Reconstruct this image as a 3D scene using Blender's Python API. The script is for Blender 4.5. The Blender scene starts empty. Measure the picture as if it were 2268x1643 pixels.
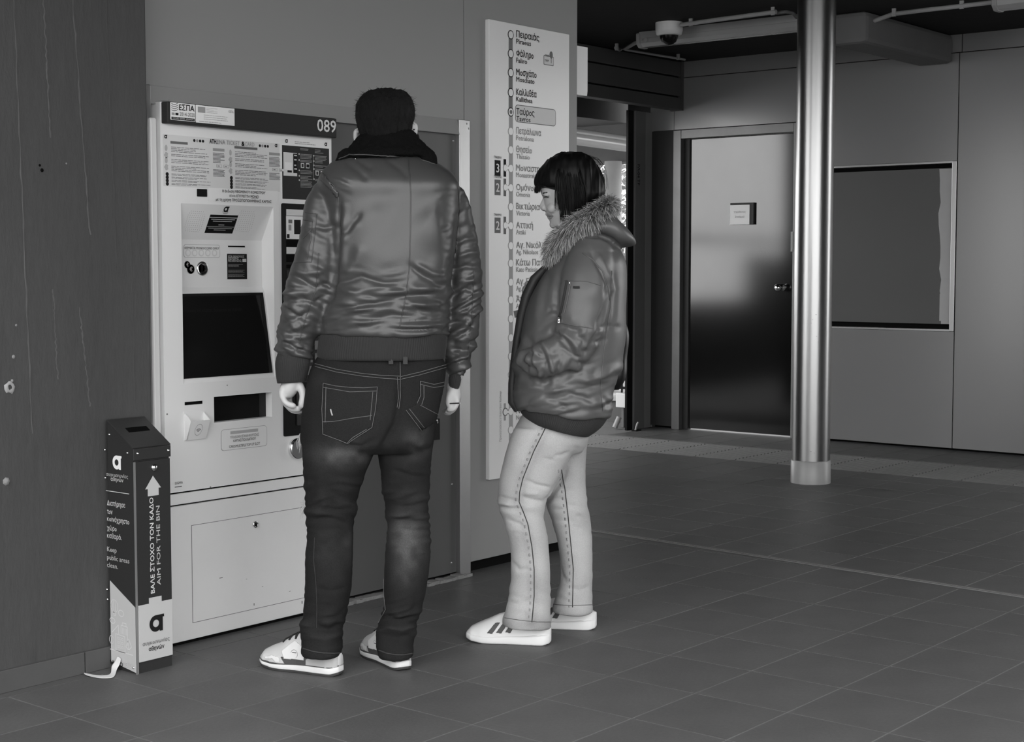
import bpy, bmesh, math, random
import numpy as np
from mathutils import Vector, Matrix
from mathutils.bvhtree import BVHTree
random.seed(7); np.random.seed(7)
SC = bpy.context.scene
COL = SC.collection
# ------------------------------------------------------------------ camera
FPX, PW, PH = 3408.0, 2268.0, 1643.0
CAMH, PITCH, YAW = 1.22, 0.06764, math.radians(39.25)
cd = bpy.data.cameras.new('camera'); cam = bpy.data.objects.new('camera', cd); COL.objects.link(cam)
cam.location = (0, 0, CAMH)
cam.rotation_euler = (math.pi/2 - PITCH, 0, YAW - math.pi/2)
cd.sensor_fit = 'HORIZONTAL'; cd.sensor_width = 36.0; cd.lens = 36.0*FPX/PW
cd.clip_start = 0.05; cd.clip_end = 300
SC.camera = cam
# ------------------------------------------------------------------ sky, exposure
wd = bpy.data.worlds.new('world'); SC.world = wd; wd.use_nodes = True
bg = wd.node_tree.nodes['Background']; bg.inputs[0].default_value = (1, 1, 1, 1); bg.inputs[1].default_value = 4.0
SC.view_settings.view_transform = 'Standard'; SC.view_settings.look = 'None'
SC.view_settings.gamma = 1.0; SC.view_settings.exposure = 0.0
SC.view_settings.use_curve_mapping = False
# ------------------------------------------------------------------ measuring helpers (photo measurements -> places on real planes)
FH = Vector((math.cos(YAW), math.sin(YAW), 0)); RT = Vector((math.sin(YAW), -math.cos(YAW), 0)); UZ = Vector((0, 0, 1))
FW = FH*math.cos(PITCH) - UZ*math.sin(PITCH); UP = RT.cross(FW)
EYE = Vector((0, 0, CAMH))
def ray(x, y): return FW*FPX + RT*(x-PW/2) - UP*(y-PH/2)
def G(x, y, z=0.0):
    d = ray(x, y); return EYE + d*((z-CAMH)/d.z)
def onY(x, y, Y):
    d = ray(x, y); return EYE + d*(Y/d.y)
def onX(x, y, X):
    d = ray(x, y); return EYE + d*(X/d.x)
def D(x, y, dist):
    d = ray(x, y); return EYE + d*(dist/d.dot(FH))
def proj(p):
    v = Vector(p)-EYE; z = v.dot(FW); return PW/2+FPX*v.dot(RT)/z, PH/2-FPX*v.dot(UP)/z
# ------------------------------------------------------------------ materials
def lin(s): s /= 255.0; return s/12.92 if s <= .04045 else ((s+.055)/1.055)**2.4
MATS = {}
def mat(name, g, rough=.6, metal=0.0, var=0.0, vscale=3.0, bump=0.0, bscale=40.0, stretch=(1, 1, 1), spec=.5, emit=0.0, rnd=0.0, sheen=0.0, coat=0.0, fine=0.0, attr=None):
    m = bpy.data.materials.new(name); m.use_nodes = True; N = m.node_tree.nodes; L = m.node_tree.links
    b = N['Principled BSDF']
    b.inputs['Base Color'].default_value = (g, g, g, 1); b.inputs['Roughness'].default_value = rough; b.inputs['Metallic'].default_value = metal
    b.inputs['Specular IOR Level'].default_value = spec
    if sheen: b.inputs['Sheen Weight'].default_value = sheen; b.inputs['Sheen Roughness'].default_value = .4
    if coat: b.inputs['Coat Weight'].default_value = coat; b.inputs['Coat Roughness'].default_value = .15
    if emit: b.inputs['Emission Color'].default_value = (1, 1, 1, 1); b.inputs['Emission Strength'].default_value = emit
    tc = N.new('ShaderNodeTexCoord'); mp = N.new('ShaderNodeMapping'); mp.inputs['Scale'].default_value = stretch
    L.new(tc.outputs['Object'], mp.inputs['Vector'])
    def noise(sc, det=5):
        n = N.new('ShaderNodeTexNoise'); n.inputs['Scale'].default_value = sc; n.inputs['Detail'].default_value = det; n.inputs['Roughness'].default_value = .62
        L.new(mp.outputs[0], n.inputs['Vector']); return n
    def math_(op, a, b_):
        n = N.new('ShaderNodeMath'); n.operation = op
        for i, v in enumerate((a, b_)):
            if isinstance(v, (int, float)): n.inputs[i].default_value = v
            else: L.new(v, n.inputs[i])
        return n.outputs[0]
    val = None
    if var or rnd or fine or attr:
        val = 1.0
        if var: val = math_('ADD', math_('MULTIPLY', noise(vscale).outputs[0], 2*var), 1-var)
        if fine: val = math_('MULTIPLY', math_('ADD', math_('MULTIPLY', noise(vscale*30, 3).outputs[0], 2*fine), 1-fine), val)
        if rnd:
            oi = N.new('ShaderNodeObjectInfo'); val = math_('MULTIPLY', math_('ADD', math_('MULTIPLY', oi.outputs['Random'], 2*rnd), 1-rnd), val)
        if attr:
            at = N.new('ShaderNodeAttribute'); at.attribute_name = attr; val = math_('MULTIPLY', at.outputs['Fac'], val)
        val = math_('MULTIPLY', val, g)
        cb = N.new('ShaderNodeCombineColor')
        for i in range(3): L.new(val, cb.inputs[i])
        L.new(cb.outputs[0], b.inputs['Base Color'])
    if bump:
        bp = N.new('ShaderNodeBump'); bp.inputs['Strength'].default_value = bump; bp.inputs['Distance'].default_value = .01
        L.new(noise(bscale).outputs[0], bp.inputs['Height']); L.new(bp.outputs[0], b.inputs['Normal'])
    MATS[name] = m; return m
mat('concrete', .060, .8, var=.28, vscale=2.2, bump=.35, bscale=30, stretch=(1, 1, .35), fine=.10, spec=.2)
mat('mark', .085, .8, var=.4, vscale=14, spec=.2)
mat('concrete_pale', .20, .85, var=.3, vscale=9, bump=.4, bscale=50)
mat('tile', .105, .5, var=.30, vscale=3.2, bump=.10, bscale=70, fine=.18, rnd=.05, spec=.22)
mat('grout', .20, .8, var=.35, vscale=1.5, spec=.2)
mat('grout_dark', .05, .9, var=.2, vscale=4)
mat('tactile', .16, .6, var=.15, vscale=5, bump=.15)
mat('skirting', .075, .6, var=.2, vscale=5, bump=.1, spec=.2)
mat('clad', .225, .42, var=.05, vscale=1.3, bump=.03, bscale=200, spec=.35)
mat('backpanel', .225, .25, metal=.28, var=.04, vscale=1.0)
mat('greysheet', .078, .40, var=.10, vscale=2.5, bump=.03, bscale=120, spec=.3)
mat('doorleaf', .088, .12, metal=1.0, var=.10, vscale=2.0)
mat('steel', .36, .28, metal=1.0, var=.08, vscale=4, bump=.04, bscale=60, stretch=(1, 1, .12))
mat('steelframe', .40, .32, metal=.9, var=.1, vscale=5, bump=.03)
mat('doorframe', .20, .42, metal=.6, var=.2, vscale=6)
mat('chrome', .8, .12, metal=1.0)
mat('darkmetal', .035, .5, metal=.2, var=.15, vscale=6, spec=.2)
mat('postgrey', .13, .45, var=.15, vscale=5)
mat('postpale', .2, .45, var=.1, vscale=5)
mat('ceilpaint', .02, .85, var=.25, vscale=1.2, bump=.2, bscale=12, spec=.2)
mat('beampaint', .15, .8, var=.22, vscale=2, bump=.25, bscale=20, spec=.2)
mat('planks', .070, .6, var=.15, vscale=3, spec=.2)
mat('conduit', .34, .5, var=.15, vscale=8)
mat('fixture', .30, .35, var=.1, vscale=6)
mat('diffuser', .34, .18, var=.05, vscale=6, coat=.4)
mat('white', .70, .38, var=.02, vscale=4, bump=.015, bscale=220)
mat('whitebase', .66, .45, var=.06, vscale=5, bump=.03, bscale=160)
mat('seam', .10, .7)
mat('navy', .028, .45, var=.08, vscale=4, spec=.1)
mat('black', .006, .4, spec=.12)
mat('slotblack', .003, .7, spec=.05)
mat('paper', .70, .6, var=.03, vscale=8)
mat('papergrey', .58, .6, var=.03, vscale=8)
mat('ink', .012, .6, spec=.1)
mat('inkmid', .11, .6)
mat('inkgrey', .26, .6)
mat('inkpale', .36, .6)
mat('signwhite', .64, .33, var=.02, vscale=2, coat=.25)
mat('signtint', .52, .4)
mat('lineblue', .11, .5); mat('linepale', .27, .5)
mat('whiteink', .78, .5); mat('greyink', .5, .5)
mat('screenglass', .008, .10, spec=.2)
mat('screenbezel', .02, .4, spec=.2)
mat('board', .085, .5, var=.06, vscale=2, spec=.3)
mat('boardtrim', .42, .3, metal=.7)
mat('tape', .34, .55, var=.1, vscale=6)
mat('binmetal', .040, .36, metal=.3, var=.1, vscale=6, spec=.25)
mat('binlight', .46, .42, var=.04, vscale=4)
mat('binline', .62, .5)
mat('leafa', .16, .7, rnd=.2); mat('leafb', .07, .7)
mat('bark', .08, .9, bump=.5)
mat('outground', .10, .8, var=.2, vscale=2)
mat('kerb', .42, .8, var=.2, vscale=4)
mat('glass', .9, .02)
_g = MATS['glass'].node_tree.nodes['Principled BSDF']; _g.inputs['Transmission Weight'].default_value = 1.0; _g.inputs['IOR'].default_value = 1.05
# ------------------------------------------------------------------ mesh helpers
def setp(o, label=None, cat=None, group=None, kind=None):
    for k, v in (('label', label), ('category', cat), ('group', group), ('kind', kind)):
        if v: o[k] = v
    return o
def link(o, parent=None):
    COL.objects.link(o)
    if parent is not None: o.parent = parent
    return o
def empty(name, loc=(0, 0, 0), parent=None, **kw):
    o = bpy.data.objects.new(name, None); o.location = loc; o.empty_display_size = .05
    link(o, parent); return setp(o, **kw)
class MB:
    def __init__(s): s.v = []; s.f = []; s.sm = []
    def add(s, vs, fs, smooth=False):
        n = len(s.v); s.v += [tuple(v) for v in vs]; s.f += [tuple(i+n for i in f) for f in fs]; s.sm += [smooth]*len(fs); return s
    def hexa(s, p):   # 8 points: bottom loop 0-3, top loop 4-7
        return s.add(p, [(3, 2, 1, 0), (4, 5, 6, 7), (0, 1, 5, 4), (1, 2, 6, 5), (2, 3, 7, 6), (3, 0, 4, 7)])
    def box(s, x0, x1, y0, y1, z0, z1):
        return s.hexa([(x0, y0, z0), (x1, y0, z0), (x1, y1, z0), (x0, y1, z0), (x0, y0, z1), (x1, y0, z1), (x1, y1, z1), (x0, y1, z1)])
    def prism(s, pts, ax, a, b, smooth=False):   # polygon in the two other axes, extruded along axis ax from a to b
        def mk(p, t):
            q = list(p); q.insert(ax, t); return q
        n = len(pts); vs = [mk(p, a) for p in pts]+[mk(p, b) for p in pts]
        s.add(vs, [tuple(range(n-1, -1, -1)), tuple(range(n, 2*n))]); k = len(s.v)-2*n
        s.f += [(k+i, k+(i+1) % n, k+n+(i+1) % n, k+n+i) for i in range(n)]; s.sm += [smooth]*n
        return s
    def tube(s, pts, r, n=8, cap=True, smooth=True):
        pts = [Vector(p) for p in pts]; m = len(pts); rs = r if isinstance(r, (list, tuple)) else [r]*m
        t0 = (pts[1]-pts[0]).normalized(); up = Vector((0, 0, 1)) if abs(t0.z) < .9 else Vector((1, 0, 0)); a = t0.cross(up).normalized()
        vs = []
        for i, p in enumerate(pts):
            t = (pts[min(i+1, m-1)]-pts[max(i-1, 0)]).normalized(); a = (a - t*a.dot(t)).normalized(); b = t.cross(a)
            vs += [p+(a*math.cos(2*math.pi*k/n)+b*math.sin(2*math.pi*k/n))*rs[i] for k in range(n)]
        fs = [(i*n+k, i*n+(k+1) % n, (i+1)*n+(k+1) % n, (i+1)*n+k) for i in range(m-1) for k in range(n)]
        s.add(vs, fs, smooth)
        if cap: s.add(vs[:n], [tuple(range(n-1, -1, -1))]); s.add(vs[-n:], [tuple(range(n))])
        return s
    def lathe(s, prof, c, axis='z', n=24, smooth=True):
        c = Vector(c); vs = []
        for r, h in prof:
            for k in range(n):
                a = 2*math.pi*k/n; q = {'z': (r*math.cos(a), r*math.sin(a), h), 'y': (r*math.cos(a), -h, r*math.sin(a)), 'x': (-h, r*math.cos(a), -r*math.sin(a))}[axis]
                vs.append(c+Vector(q))
        m = len(prof)
        s.add(vs, [(i*n+k, i*n+(k+1) % n, (i+1)*n+(k+1) % n, (i+1)*n+k) for i in range(m-1) for k in range(n)], smooth)
        if prof[0][0] > 1e-6: s.add(vs[:n], [tuple(range(n-1, -1, -1))])
        if prof[-1][0] > 1e-6: s.add(vs[-n:], [tuple(range(n))])
        return s
    def mesh(s, name):
        me = bpy.data.meshes.new(name); me.from_pydata(s.v, [], s.f); me.polygons.foreach_set('use_smooth', s.sm); me.update(); return me
    def build(s, name, m, parent=None, bevel=0.0, fix=True, **kw):
        me = s.mesh(name); me.materials.append(MATS[m])
        if fix:
            bm = bmesh.new(); bm.from_mesh(me); bmesh.ops.recalc_face_normals(bm, faces=bm.faces); bm.to_mesh(me); bm.free()
        o = bpy.data.objects.new(name, me); link(o, parent)
        if bevel:
            bv = o.modifiers.new('bevel', 'BEVEL'); bv.width = bevel; bv.segments = 2; bv.limit_method = 'ANGLE'; bv.angle_limit = .6
        return setp(o, **kw)
def inst(me, name, loc, parent=None, rot=None, **kw):
    o = bpy.data.objects.new(name, me); o.location = loc
    if rot: o.rotation_euler = rot
    link(o, parent); return setp(o, **kw)
# --- lettering: flat raised print laid on a surface
_tc = {}
HOMO = str.maketrans('ΑΒΕΖΗΙΚΜΝΟΡΤΥΧο', 'ABEZHIKMNOPTYXo')
def glyphs(body, bold):
    key = (body, bold)
    if key not in _tc:
        c = bpy.data.curves.new('txt', 'FONT'); c.body = body; c.size = 1.0; c.resolution_u = 2; c.fill_mode = 'FRONT'
        o = bpy.data.objects.new('txt', c); COL.objects.link(o)
        me = bpy.data.meshes.new_from_object(o.evaluated_get(bpy.context.evaluated_depsgraph_get()))
        v = np.array([q.co[:] for q in me.vertices]).reshape(-1, 3); f = [tuple(p.vertices) for p in me.polygons]
        COL.objects.unlink(o); bpy.data.objects.remove(o); bpy.data.curves.remove(c); bpy.data.meshes.remove(me)
        if bold > 0:      # heavier weight: a stroke of half width bold along every outline edge
            cnt = {}
            for q in f:
                for x, y in zip(q, q[1:]+q[:1]): k = (min(x, y), max(x, y)); cnt[k] = cnt.get(k, 0)+1
            extra = []
            for (x, y), n in cnt.items():
                if n != 1: continue
                d = v[y]-v[x]; l = np.linalg.norm(d)
                if l < 1e-6: continue
                d = d/l*bold; s = np.array([-d[1], d[0], 0]); b0 = len(v)+len(extra); extra += [v[x]-d*.6-s, v[y]+d*.6-s, v[y]+d*.6+s, v[x]-d*.6+s]; f.append((b0, b0+1, b0+2, b0+3))
            if extra: v = np.vstack([v, np.array(extra)])
        _tc[key] = (v, f)
    return _tc[key]
def textgeo(body, bold):
    body = body.translate(HOMO); segs = []; cur = ''
    for ch in body:
        if ch in 'θΦφκπ':
            if cur: segs.append(cur); cur = ''
            segs.append(ch)
        else: cur += ch
    if cur: segs.append(cur)
    V = []; F = []; x = 0.0
    for sg in segs:
        sp = len(sg)-len(sg.lstrip(' ')); tr = len(sg)-len(sg.rstrip(' '))
        if not sg.strip(): x += .28*len(sg); continue
        if sg == 'θ': v, f = glyphs('Θ', bold); v = v*np.array([.72, 1, 1])
        elif sg == 'κ': v, f = glyphs('K', bold); v = v*np.array([.80, .74, 1])
        elif sg == 'π': v, f = glyphs('Π', bold); v = v*np.array([.80, .74, 1])
        elif sg in 'Φφ':
            a, fa = glyphs('O', bold); b, fb = glyphs('I', bold); a = a.copy(); b = b.copy()
            if sg == 'Φ': a[:, 1] = a[:, 1]*.72+.1
            b[:, 0] += a[:, 0].mean()-b[:, 0].mean(); b[:, 2] += .002
            v = np.vstack([a, b]); f = fa+[tuple(i+len(a) for i in q) for q in fb]
        else: v, f = glyphs(sg.strip(' '), bold)
        x += .28*sp
        v = v.copy(); v[:, 0] += x-v[:, 0].min(); n = sum(len(q) for q in V)
        V.append(v); F += [tuple(i+n for i in q) for q in f]
        x = v[:, 0].max()+.075+.28*tr
    V = np.vstack(V); V[:, 0] -= V[:, 0].min(); return V, F
def text(body, p, ex, ez, h, m, parent, width=None, bold=.012, lift=.0012, nrm=None, align='l', name='lettering'):
    """body with cap height h at point p (left of the base line), ex/ez: directions of the line and of up"""
    V, F = textgeo(body, bold); s = h/.70; w = V[:, 0].max()*s
    sx = s if not width else s*width/w
    if align == 'c': x0 = -V[:, 0].max()*sx/2
    elif align == 'r': x0 = -V[:, 0].max()*sx
    else: x0 = 0
    ex = Vector(ex); ez = Vector(ez); n = Vector(nrm) if nrm else ex.cross(ez); p = Vector(p)+n*lift
    mb = MB(); mb.add([p+ex*(x0+q[0]*sx)+ez*(q[1]*s)+n*(q[2]*.2) for q in V], F)
    return mb.build(name, m, parent, fix=False)
EX, EZ, NY = (1, 0, 0), (0, 0, 1), (0, -1, 0)
def ytext(body, x, y, Y, h, m, parent, **kw):      # lettering on a plane facing -Y, measured place
    p = onY(x, y, Y); return text(body, p, EX, EZ, h, m, parent, nrm=NY, **kw)
def yrect(x0, y0, x1, y1, Y):
    a = onY(x0, y0, Y); b = onY(x1, y1, Y); return min(a.x, b.x), max(a.x, b.x), min(a.z, b.z), max(a.z, b.z)
def rrect(x0, x1, z0, z1, r, n=4):
    pts = []
    for cx, cz, a0 in ((x1-r, z1-r, 0), (x0+r, z1-r, 90), (x0+r, z0+r, 180), (x1-r, z0+r, 270)):
        for k in range(n+1):
            a = math.radians(a0+90*k/n); pts.append((cx+r*math.cos(a), cz+r*math.sin(a)))
    return pts
def plate(name, m, parent, x0, x1, z0, z1, Y, t=.001, r=0.0, **kw):   # thin plate facing -Y whose back lies on plane Y
    mb = MB()
    if r: mb.prism(rrect(x0, x1, z0, z1, r), 1, Y-t, Y)
    else: mb.box(x0, x1, Y-t, Y, z0, z1)
    return mb.build(name, m, parent, **kw)
def lines(name, m, parent, x0, x1, z1, z0, Y, n, fill=.55, seed=0, t=.0006):   # rows of small print
    rn = random.Random(seed); mb = MB(); st = (z1-z0)/n
    for i in range(n):
        z = z1-st*(i+.5); x = x0; xe = x1-(x1-x0)*rn.choice([0, 0, .05, .1, .35])
        while x < xe:
            w = (x1-x0)*rn.uniform(.05, .16); mb.box(x, min(x+w, xe), Y-t, Y, z-st*fill/2, z+st*fill/2); x += w+(x1-x0)*.018
    return mb.build(name, m, parent, fix=False)
def structure(o): o['kind'] = 'structure'; return o
# ================================================================== SETTING
CEIL, XB, YC, YW = 2.73, 9.70, 6.58, 3.97
TX, TY, TX0, TY0 = .31658, .29837, 2.742, 2.0404
# ---- floor: slab + single tiles
floor = structure(MB().box(-9, 16, -9, 15, -.2, -.0015).build('floor', 'grout'))
tm = MB(); a, b_ = TX/2-.0014, TY/2-.0014; e = .0015
tm.hexa([(-a, -b_, -.012), (a, -b_, -.012), (a, b_, -.012), (-a, b_, -.012), (-a+e, -b_+e, 0), (a-e, -b_+e, 0), (a-e, b_-e, 0), (-a+e, b_-e, 0)])
tme = tm.mesh('tile'); tme.materials.append(MATS['tile'])
cells = []
for i in range(-32, 24):
    for j in range(-26, 16):
        cx, cy = TX0+(i+.5)*TX, TY0+(j+.5)*TY
        if cy > YW+.16 and cx < 5.0 or cy > 6.6 or cx > XB+.1: continue
        if 8.36 < cx < 9.0: continue
        v = Vector((cx, cy, 0))-EYE; z = v.dot(FW)
        vis = False
        if z > .5:
            x, y = proj((cx, cy, 0)); vis = -120 < x < PW+120 and y < PH+90
            if cy > YW-.05 and proj((cx, cy, 0))[0] < 1250: vis = False
        cells.append((0 if vis else 1, z if vis else 99, cx, cy))
cells.sort()
rest = MB()
for k, (nv, z, cx, cy) in enumerate(cells):
    if k < 300 and not nv: inst(tme, 'tile', (cx, cy, 0), floor)
    else: rest.box(cx-a, cx+a, cy-b_, cy+b_, -.012, 0)
rest.build('tile_field', 'tile', floor, kind='stuff', fix=False)
# expansion joint profile set in the floor
j0, j1 = G(1300, 1173), G(2300, 1327); dj = (j1-j0).normalized(); nj = Vector((-dj.y, dj.x, 0))
jm = MB()
for s0, s1, z in ((-.016, -.005, .0035), (-.004, .004, .0015), (.005, .016, .0035)):
    q0, q1 = j0-dj*.4, j1+dj*1.2
    jm.hexa([q0+nj*s0, q1+nj*s0, q1+nj*s1, q0+nj*s1]+[p+UZ*z for p in (q0+nj*s0, q1+nj*s0, q1+nj*s1, q0+nj*s1)])
jm.build('trim_1', 'tactile', kind='structure')
# tactile guide paving strip with ribs
tac = MB(); w = TX/2-.003
tac.box(-w, w, -TY/2+.002, TY/2-.002, -.01, .002)
for k in range(7):
    x = -w+.022+k*(2*w-.044)/6; tac.prism([(x-.011, .002), (x+.011, .002), (x+.006, .007), (x-.006, .007)], 1, -TY/2+.003, TY/2-.003)
tac = tac.mesh('tactile_tile'); tac.materials.append(MATS['tactile'])
for i in range(2):
    for j in range(-8, 18):
        y = TY0+(j+.5)*TY
        inst(tac, 'tactile_tile', (8.37+TX*(i+.5), y, 0), floor)
warn = MB(); warn.box(-w, w, -TY/2+.002, TY/2-.002, -.01, .002)
for u in range(4):
    for v in range(4):
        warn.lathe([(.014, .002), (.010, .006), (.0, .0065)], (-.115+u*.077, -.11+v*.073, 0), n=8)
warn = warn.mesh('tactile_tile'); warn.materials.append(MATS['tactile'])
for k in range(5): inst(warn, 'tactile_tile', (8.05-k*TX, 6.25, 0), floor)
# ---- concrete wall
wl = MB().box(-8, 2.985, 3.885, 4.4, 0, CEIL+.3).build('wall_left', 'concrete', kind='structure', bevel=.006)
for x0, x1, y0, y1, am in ((30, 72, -20, 960, .0045), (96, 112, -20, 305, .004), (160, 200, -20, 520, .004), (176, 200, 680, 900, .003), (118, 128, 640, 840, .0028), (234, 260, -20, 600, -.004), (285, 300, 340, 900, -.003), (-20, -6, 500, 900, .003)):
    rb = MB(); n = 34; vs = []
    for k in range(n+1):
        t = k/n; p = onY(x0+(x1-x0)*t, y0+(y1-y0)*t, 3.885); jx = random.uniform(-.0025, .0025); wv = random.uniform(.0012, .0036)*(1 if random.random() > .2 else .3)
        hgt = abs(am)*random.uniform(.15, .6)
        vs += [(p.x+jx-wv-.001, 3.8855, p.z), (p.x+jx, 3.885-hgt, p.z), (p.x+jx+wv+.001, 3.8855, p.z)]
    rb.add(vs, [(3*k+i, 3*k+i+1, 3*k+i+4, 3*k+i+3) for k in range(n) for i in range(2)], True)
    rb.build('board_mark', 'mark' if am > 0 else 'concrete', wl, fix=False)
p = onY(21, 857, 3.885)
chip = MB(); chip.add([p+Vector((r*math.cos(a_), -h, 1.25*r*math.sin(a_))) for r, h in ((.016, .0005), (.012, .004), (.006, .003)) for a_, r in [(2*math.pi*k/11, r*random.uniform(.75, 1.2)) for k in range(11)]], [(i*11+k, i*11+(k+1) % 11, (i+1)*11+(k+1) % 11, (i+1)*11+k) for i in range(2) for k in range(11)], True); chip.build('plaster_patch', 'fixture', wl)
for (x, y, r) in ((147, 362, .003), (27, 843, .005), (93, 377, .006), (88, 366, .004), (14, 1066, .012), (36, 720, .004), (30, 790, .006)):
    q = onY(x, y, 3.885); MB().lathe([(r, 0), (r*.6, r*.5), (0, r*.6)], q, axis='y', n=7).build('plaster_spot', 'slotblack' if x in (93, 88) else 'concrete_pale', wl)
bb = empty('baseboard_left', (0, 0, 0), kind='structure')
xs = [-4, -1.4, -.9, -.4, .1, .6, 1.1, 1.6, 2.12, onY(190, 1470, 3.87).x, 2.975]
for i in range(len(xs)-1): MB().box(xs[i]+.0015, xs[i+1]-.0015, 3.872, 3.886, 0, .066).build('baseboard_tile', 'skirting', bb, bevel=.002)
# ---- metal-clad wall round the machine
wm = empty('wall_middle', (0, YW, 0), kind='structure')
FXL, FXR = 3.0, 4.569; FT = 1.787
MB().box(2.985, FXR-.006, YW, YW+.1, FT-.03, CEIL).build('panel', 'clad', wm, bevel=.002).location = (0, -YW, 0)
MB().box(FXR-.002, 5.297, YW, YW+.1, .045, CEIL).build('panel', 'clad', wm, bevel=.002).location = (0, -YW, 0)
MB().box(2.985, 5.28, YW+.10, YW+.22, 0, CEIL).build('wall_core', 'greysheet', wm).location = (0, -YW, 0)
MB().box(4.57, 5.25, YW+.03, YW+.1, 0, .045).build('plinth', 'slotblack', wm).location = (0, -YW, 0)  # near-black filler: paints the shadow in the open gap under the panel
for x, y in ((613, 183), (755, 50), (450, 90)): pass
# niche surround (folded sheet metal)
ns = empty('trim_5', (3.8, 3.95, 0), kind='structure')
def nsb(mb, name, m, **kw):
    o = mb.build(name, m, ns, **kw); o.location = (-3.8, -3.95, 0); return o
fy0, fy1 = 3.944, 3.968
nsb(MB().box(FXL, FXL+.045, fy0, fy1, 0, FT), 'side_strip', 'steelframe', bevel=.002)
nsb(MB().box(FXR-.062, FXR, fy0, fy1+.03, 0, FT), 'side_strip', 'steelframe', bevel=.002)
tp = MB(); tp.hexa([(FXL+.012, fy0, FT-.058), (FXR-.05, fy0, FT-.058), (FXR-.05, fy1, FT-.058), (FXL+.012, fy1, FT-.058), (FXL, fy0+.012, FT), (FXR, fy0+.012, FT), (FXR, fy1, FT), (FXL, fy1, FT)])
nsb(tp, 'head_strip', 'clad', bevel=.001)
for x, y in ((321, 200), (1033, 274), (1037, 285)):
    nsb(MB().lathe([(.005, 0), (.004, .002), (0, .0026)], onY(x, y, fy0+.002), axis='y', n=10), 'screw', 'steelframe')
# grey steel panel beside the machine
gp = empty('blank_panel', (4.18, 3.97-YW, 0), wm)
def gpb(mb, name, m, **kw):
    o = mb.build(name, m, gp, **kw); o.location = (-4.18, -3.97, 0); return o
gpb(MB().box(3.80, FXR-.062, 3.966, 3.985, .02, FT-.056), 'sheet', 'greysheet', bevel=.001)
for x, y in ((1004, 312), (1001, 1072), (1000, 1246), (1018, 1228)):
    gpb(MB().lathe([(.0045, 0), (.0035, .0025), (0, .003)], onY(x, y, 3.966), axis='y', n=10), 'screw', 'steelframe')
lx0, lx1, lz0, lz1 = yrect(940, 930, 971, 973, 3.966)
gpb(MB().box(lx0, lx1, 3.958, 3.966, lz0, lz1), 'lock_plate', 'black')
# sill under the panel, paint chipped
sl = MB(); n = 40
for k in range(n):
    x0 = 3.86+(4.56-3.86)*k/n; x1 = 3.86+(4.56-3.86)*(k+1)/n; y = 3.925+random.uniform(-.004, .004); z = .012+random.uniform(-.003, .003)
    sl.box(x0, x1, y, 3.968, 0, z)
sl.build('trim_2', 'concrete_pale', kind='structure', fix=False)
# thing on the far side of the wall end (only its edge shows)
eg = MB(); q0 = onY(1287, 105, 4.02); q1 = onY(1293, 203, 4.02)
eg.prism([(5.28, q1.z-.02), (q1.x-.004, q1.z-.02), (q1.x, q1.z), (q1.x, q0.z), (5.28, q0.z)], 1, 4.0, 4.16)
eg.build('wall_box', 'white', label='white plastic box on the wall end behind the route map, only its edge showing', cat='box')
# ---- back wall of panels with door opening
DY0, DY1, DZ = 5.36, 6.30, 2.165
wb = empty('wall_back', (XB, 5, 0), kind='structure')
def wbb(mb, name, m, par=wb, org=(XB, 5, 0), **kw):
    o = mb.build(name, m, par, **kw); o.location = (-org[0], -org[1], -org[2]); return o
SY = onX(2120, 400, XB).y   # joint left of the wide panel
SZ = onX(2127, 117, XB).z
BZ0, BZ1 = onX(2112, 734, XB).z, onX(2121, 356, XB).z
GAP = .0035
wbb(MB().box(XB, XB+.08, DY1+.07, YC, DZ+.07, SZ), 'panel', 'backpanel')
wbb(MB().box(XB, XB+.08, DY1+.07, YC, .02, DZ+.068), 'panel', 'darkmetal')
wbb(MB().box(XB, XB+.08, DY0-.07+.004, DY1+.07-GAP, DZ+.07, SZ), 'panel', 'backpanel')
wbb(MB().box(XB, XB+.08, SY+GAP, DY0-.07, BZ1+.002, SZ), 'panel', 'backpanel')
wbb(MB().box(XB, XB+.08, SY+GAP, DY0-.07, .02, BZ0-.002), 'panel', 'backpanel')
wbb(MB().box(XB, XB+.08, SY-1.7, SY-GAP, .02, SZ), 'panel', 'backpanel')
SY2 = onX(2131, 90, XB).y
for y0, y1 in ((SY2+GAP, YC), (SY-1.7, SY2-GAP)): wbb(MB().box(XB+.004, XB+.08, y0, y1, SZ+.006, CEIL), 'panel', 'backpanel')
core = MB(); core.box(XB+.09, XB+.2, SY-1.7, DY0-.03, -.1, CEIL+.2); core.box(XB+.09, XB+.2, DY1+.03, YC+.2, -.1, CEIL+.2); core.box(XB+.09, XB+.2, DY0-.03, DY1+.03, DZ, CEIL+.2)
wbb(core, 'wall_core', 'slotblack')
# door
dr = empty('door_1', (XB, 5.8, 0), kind='structure')
def drb(mb, name, m, **kw): return wbb(mb, name, m, dr, (XB, 5.8, 0), **kw)
drb(MB().box(XB-.012, XB+.08, DY1, DY1+.068, 0, DZ+.065), 'door_jamb', 'doorframe', bevel=.003)
drb(MB().box(XB-.012, XB+.08, DY0-.068, DY0, 0, DZ+.065), 'door_jamb', 'doorframe', bevel=.003)
drb(MB().box(XB-.012, XB+.08, DY0+.001, DY1-.001, DZ, DZ+.065), 'door_head', 'doorframe', bevel=.003)
drb(MB().box(XB+.03, XB+.075, DY1-.05, DY1, 0, DZ), 'door_rebate', 'darkmetal')
leaf = drb(MB().box(XB+.045, XB+.088, DY0+.006, DY1-.054, .012, DZ-.004), 'door_leaf', 'doorleaf', bevel=.002)
kp = onX(1733, 637, XB+.045)
hd = MB(); hd.lathe([(.026, 0), (.026, .008), (.012, .012), (.011, .04), (.020, .048), (.027, .062), (.027, .075), (.018, .086), (0, .089)], kp, axis='x', n=20)
drb(hd, 'door_knob', 'chrome')
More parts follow.
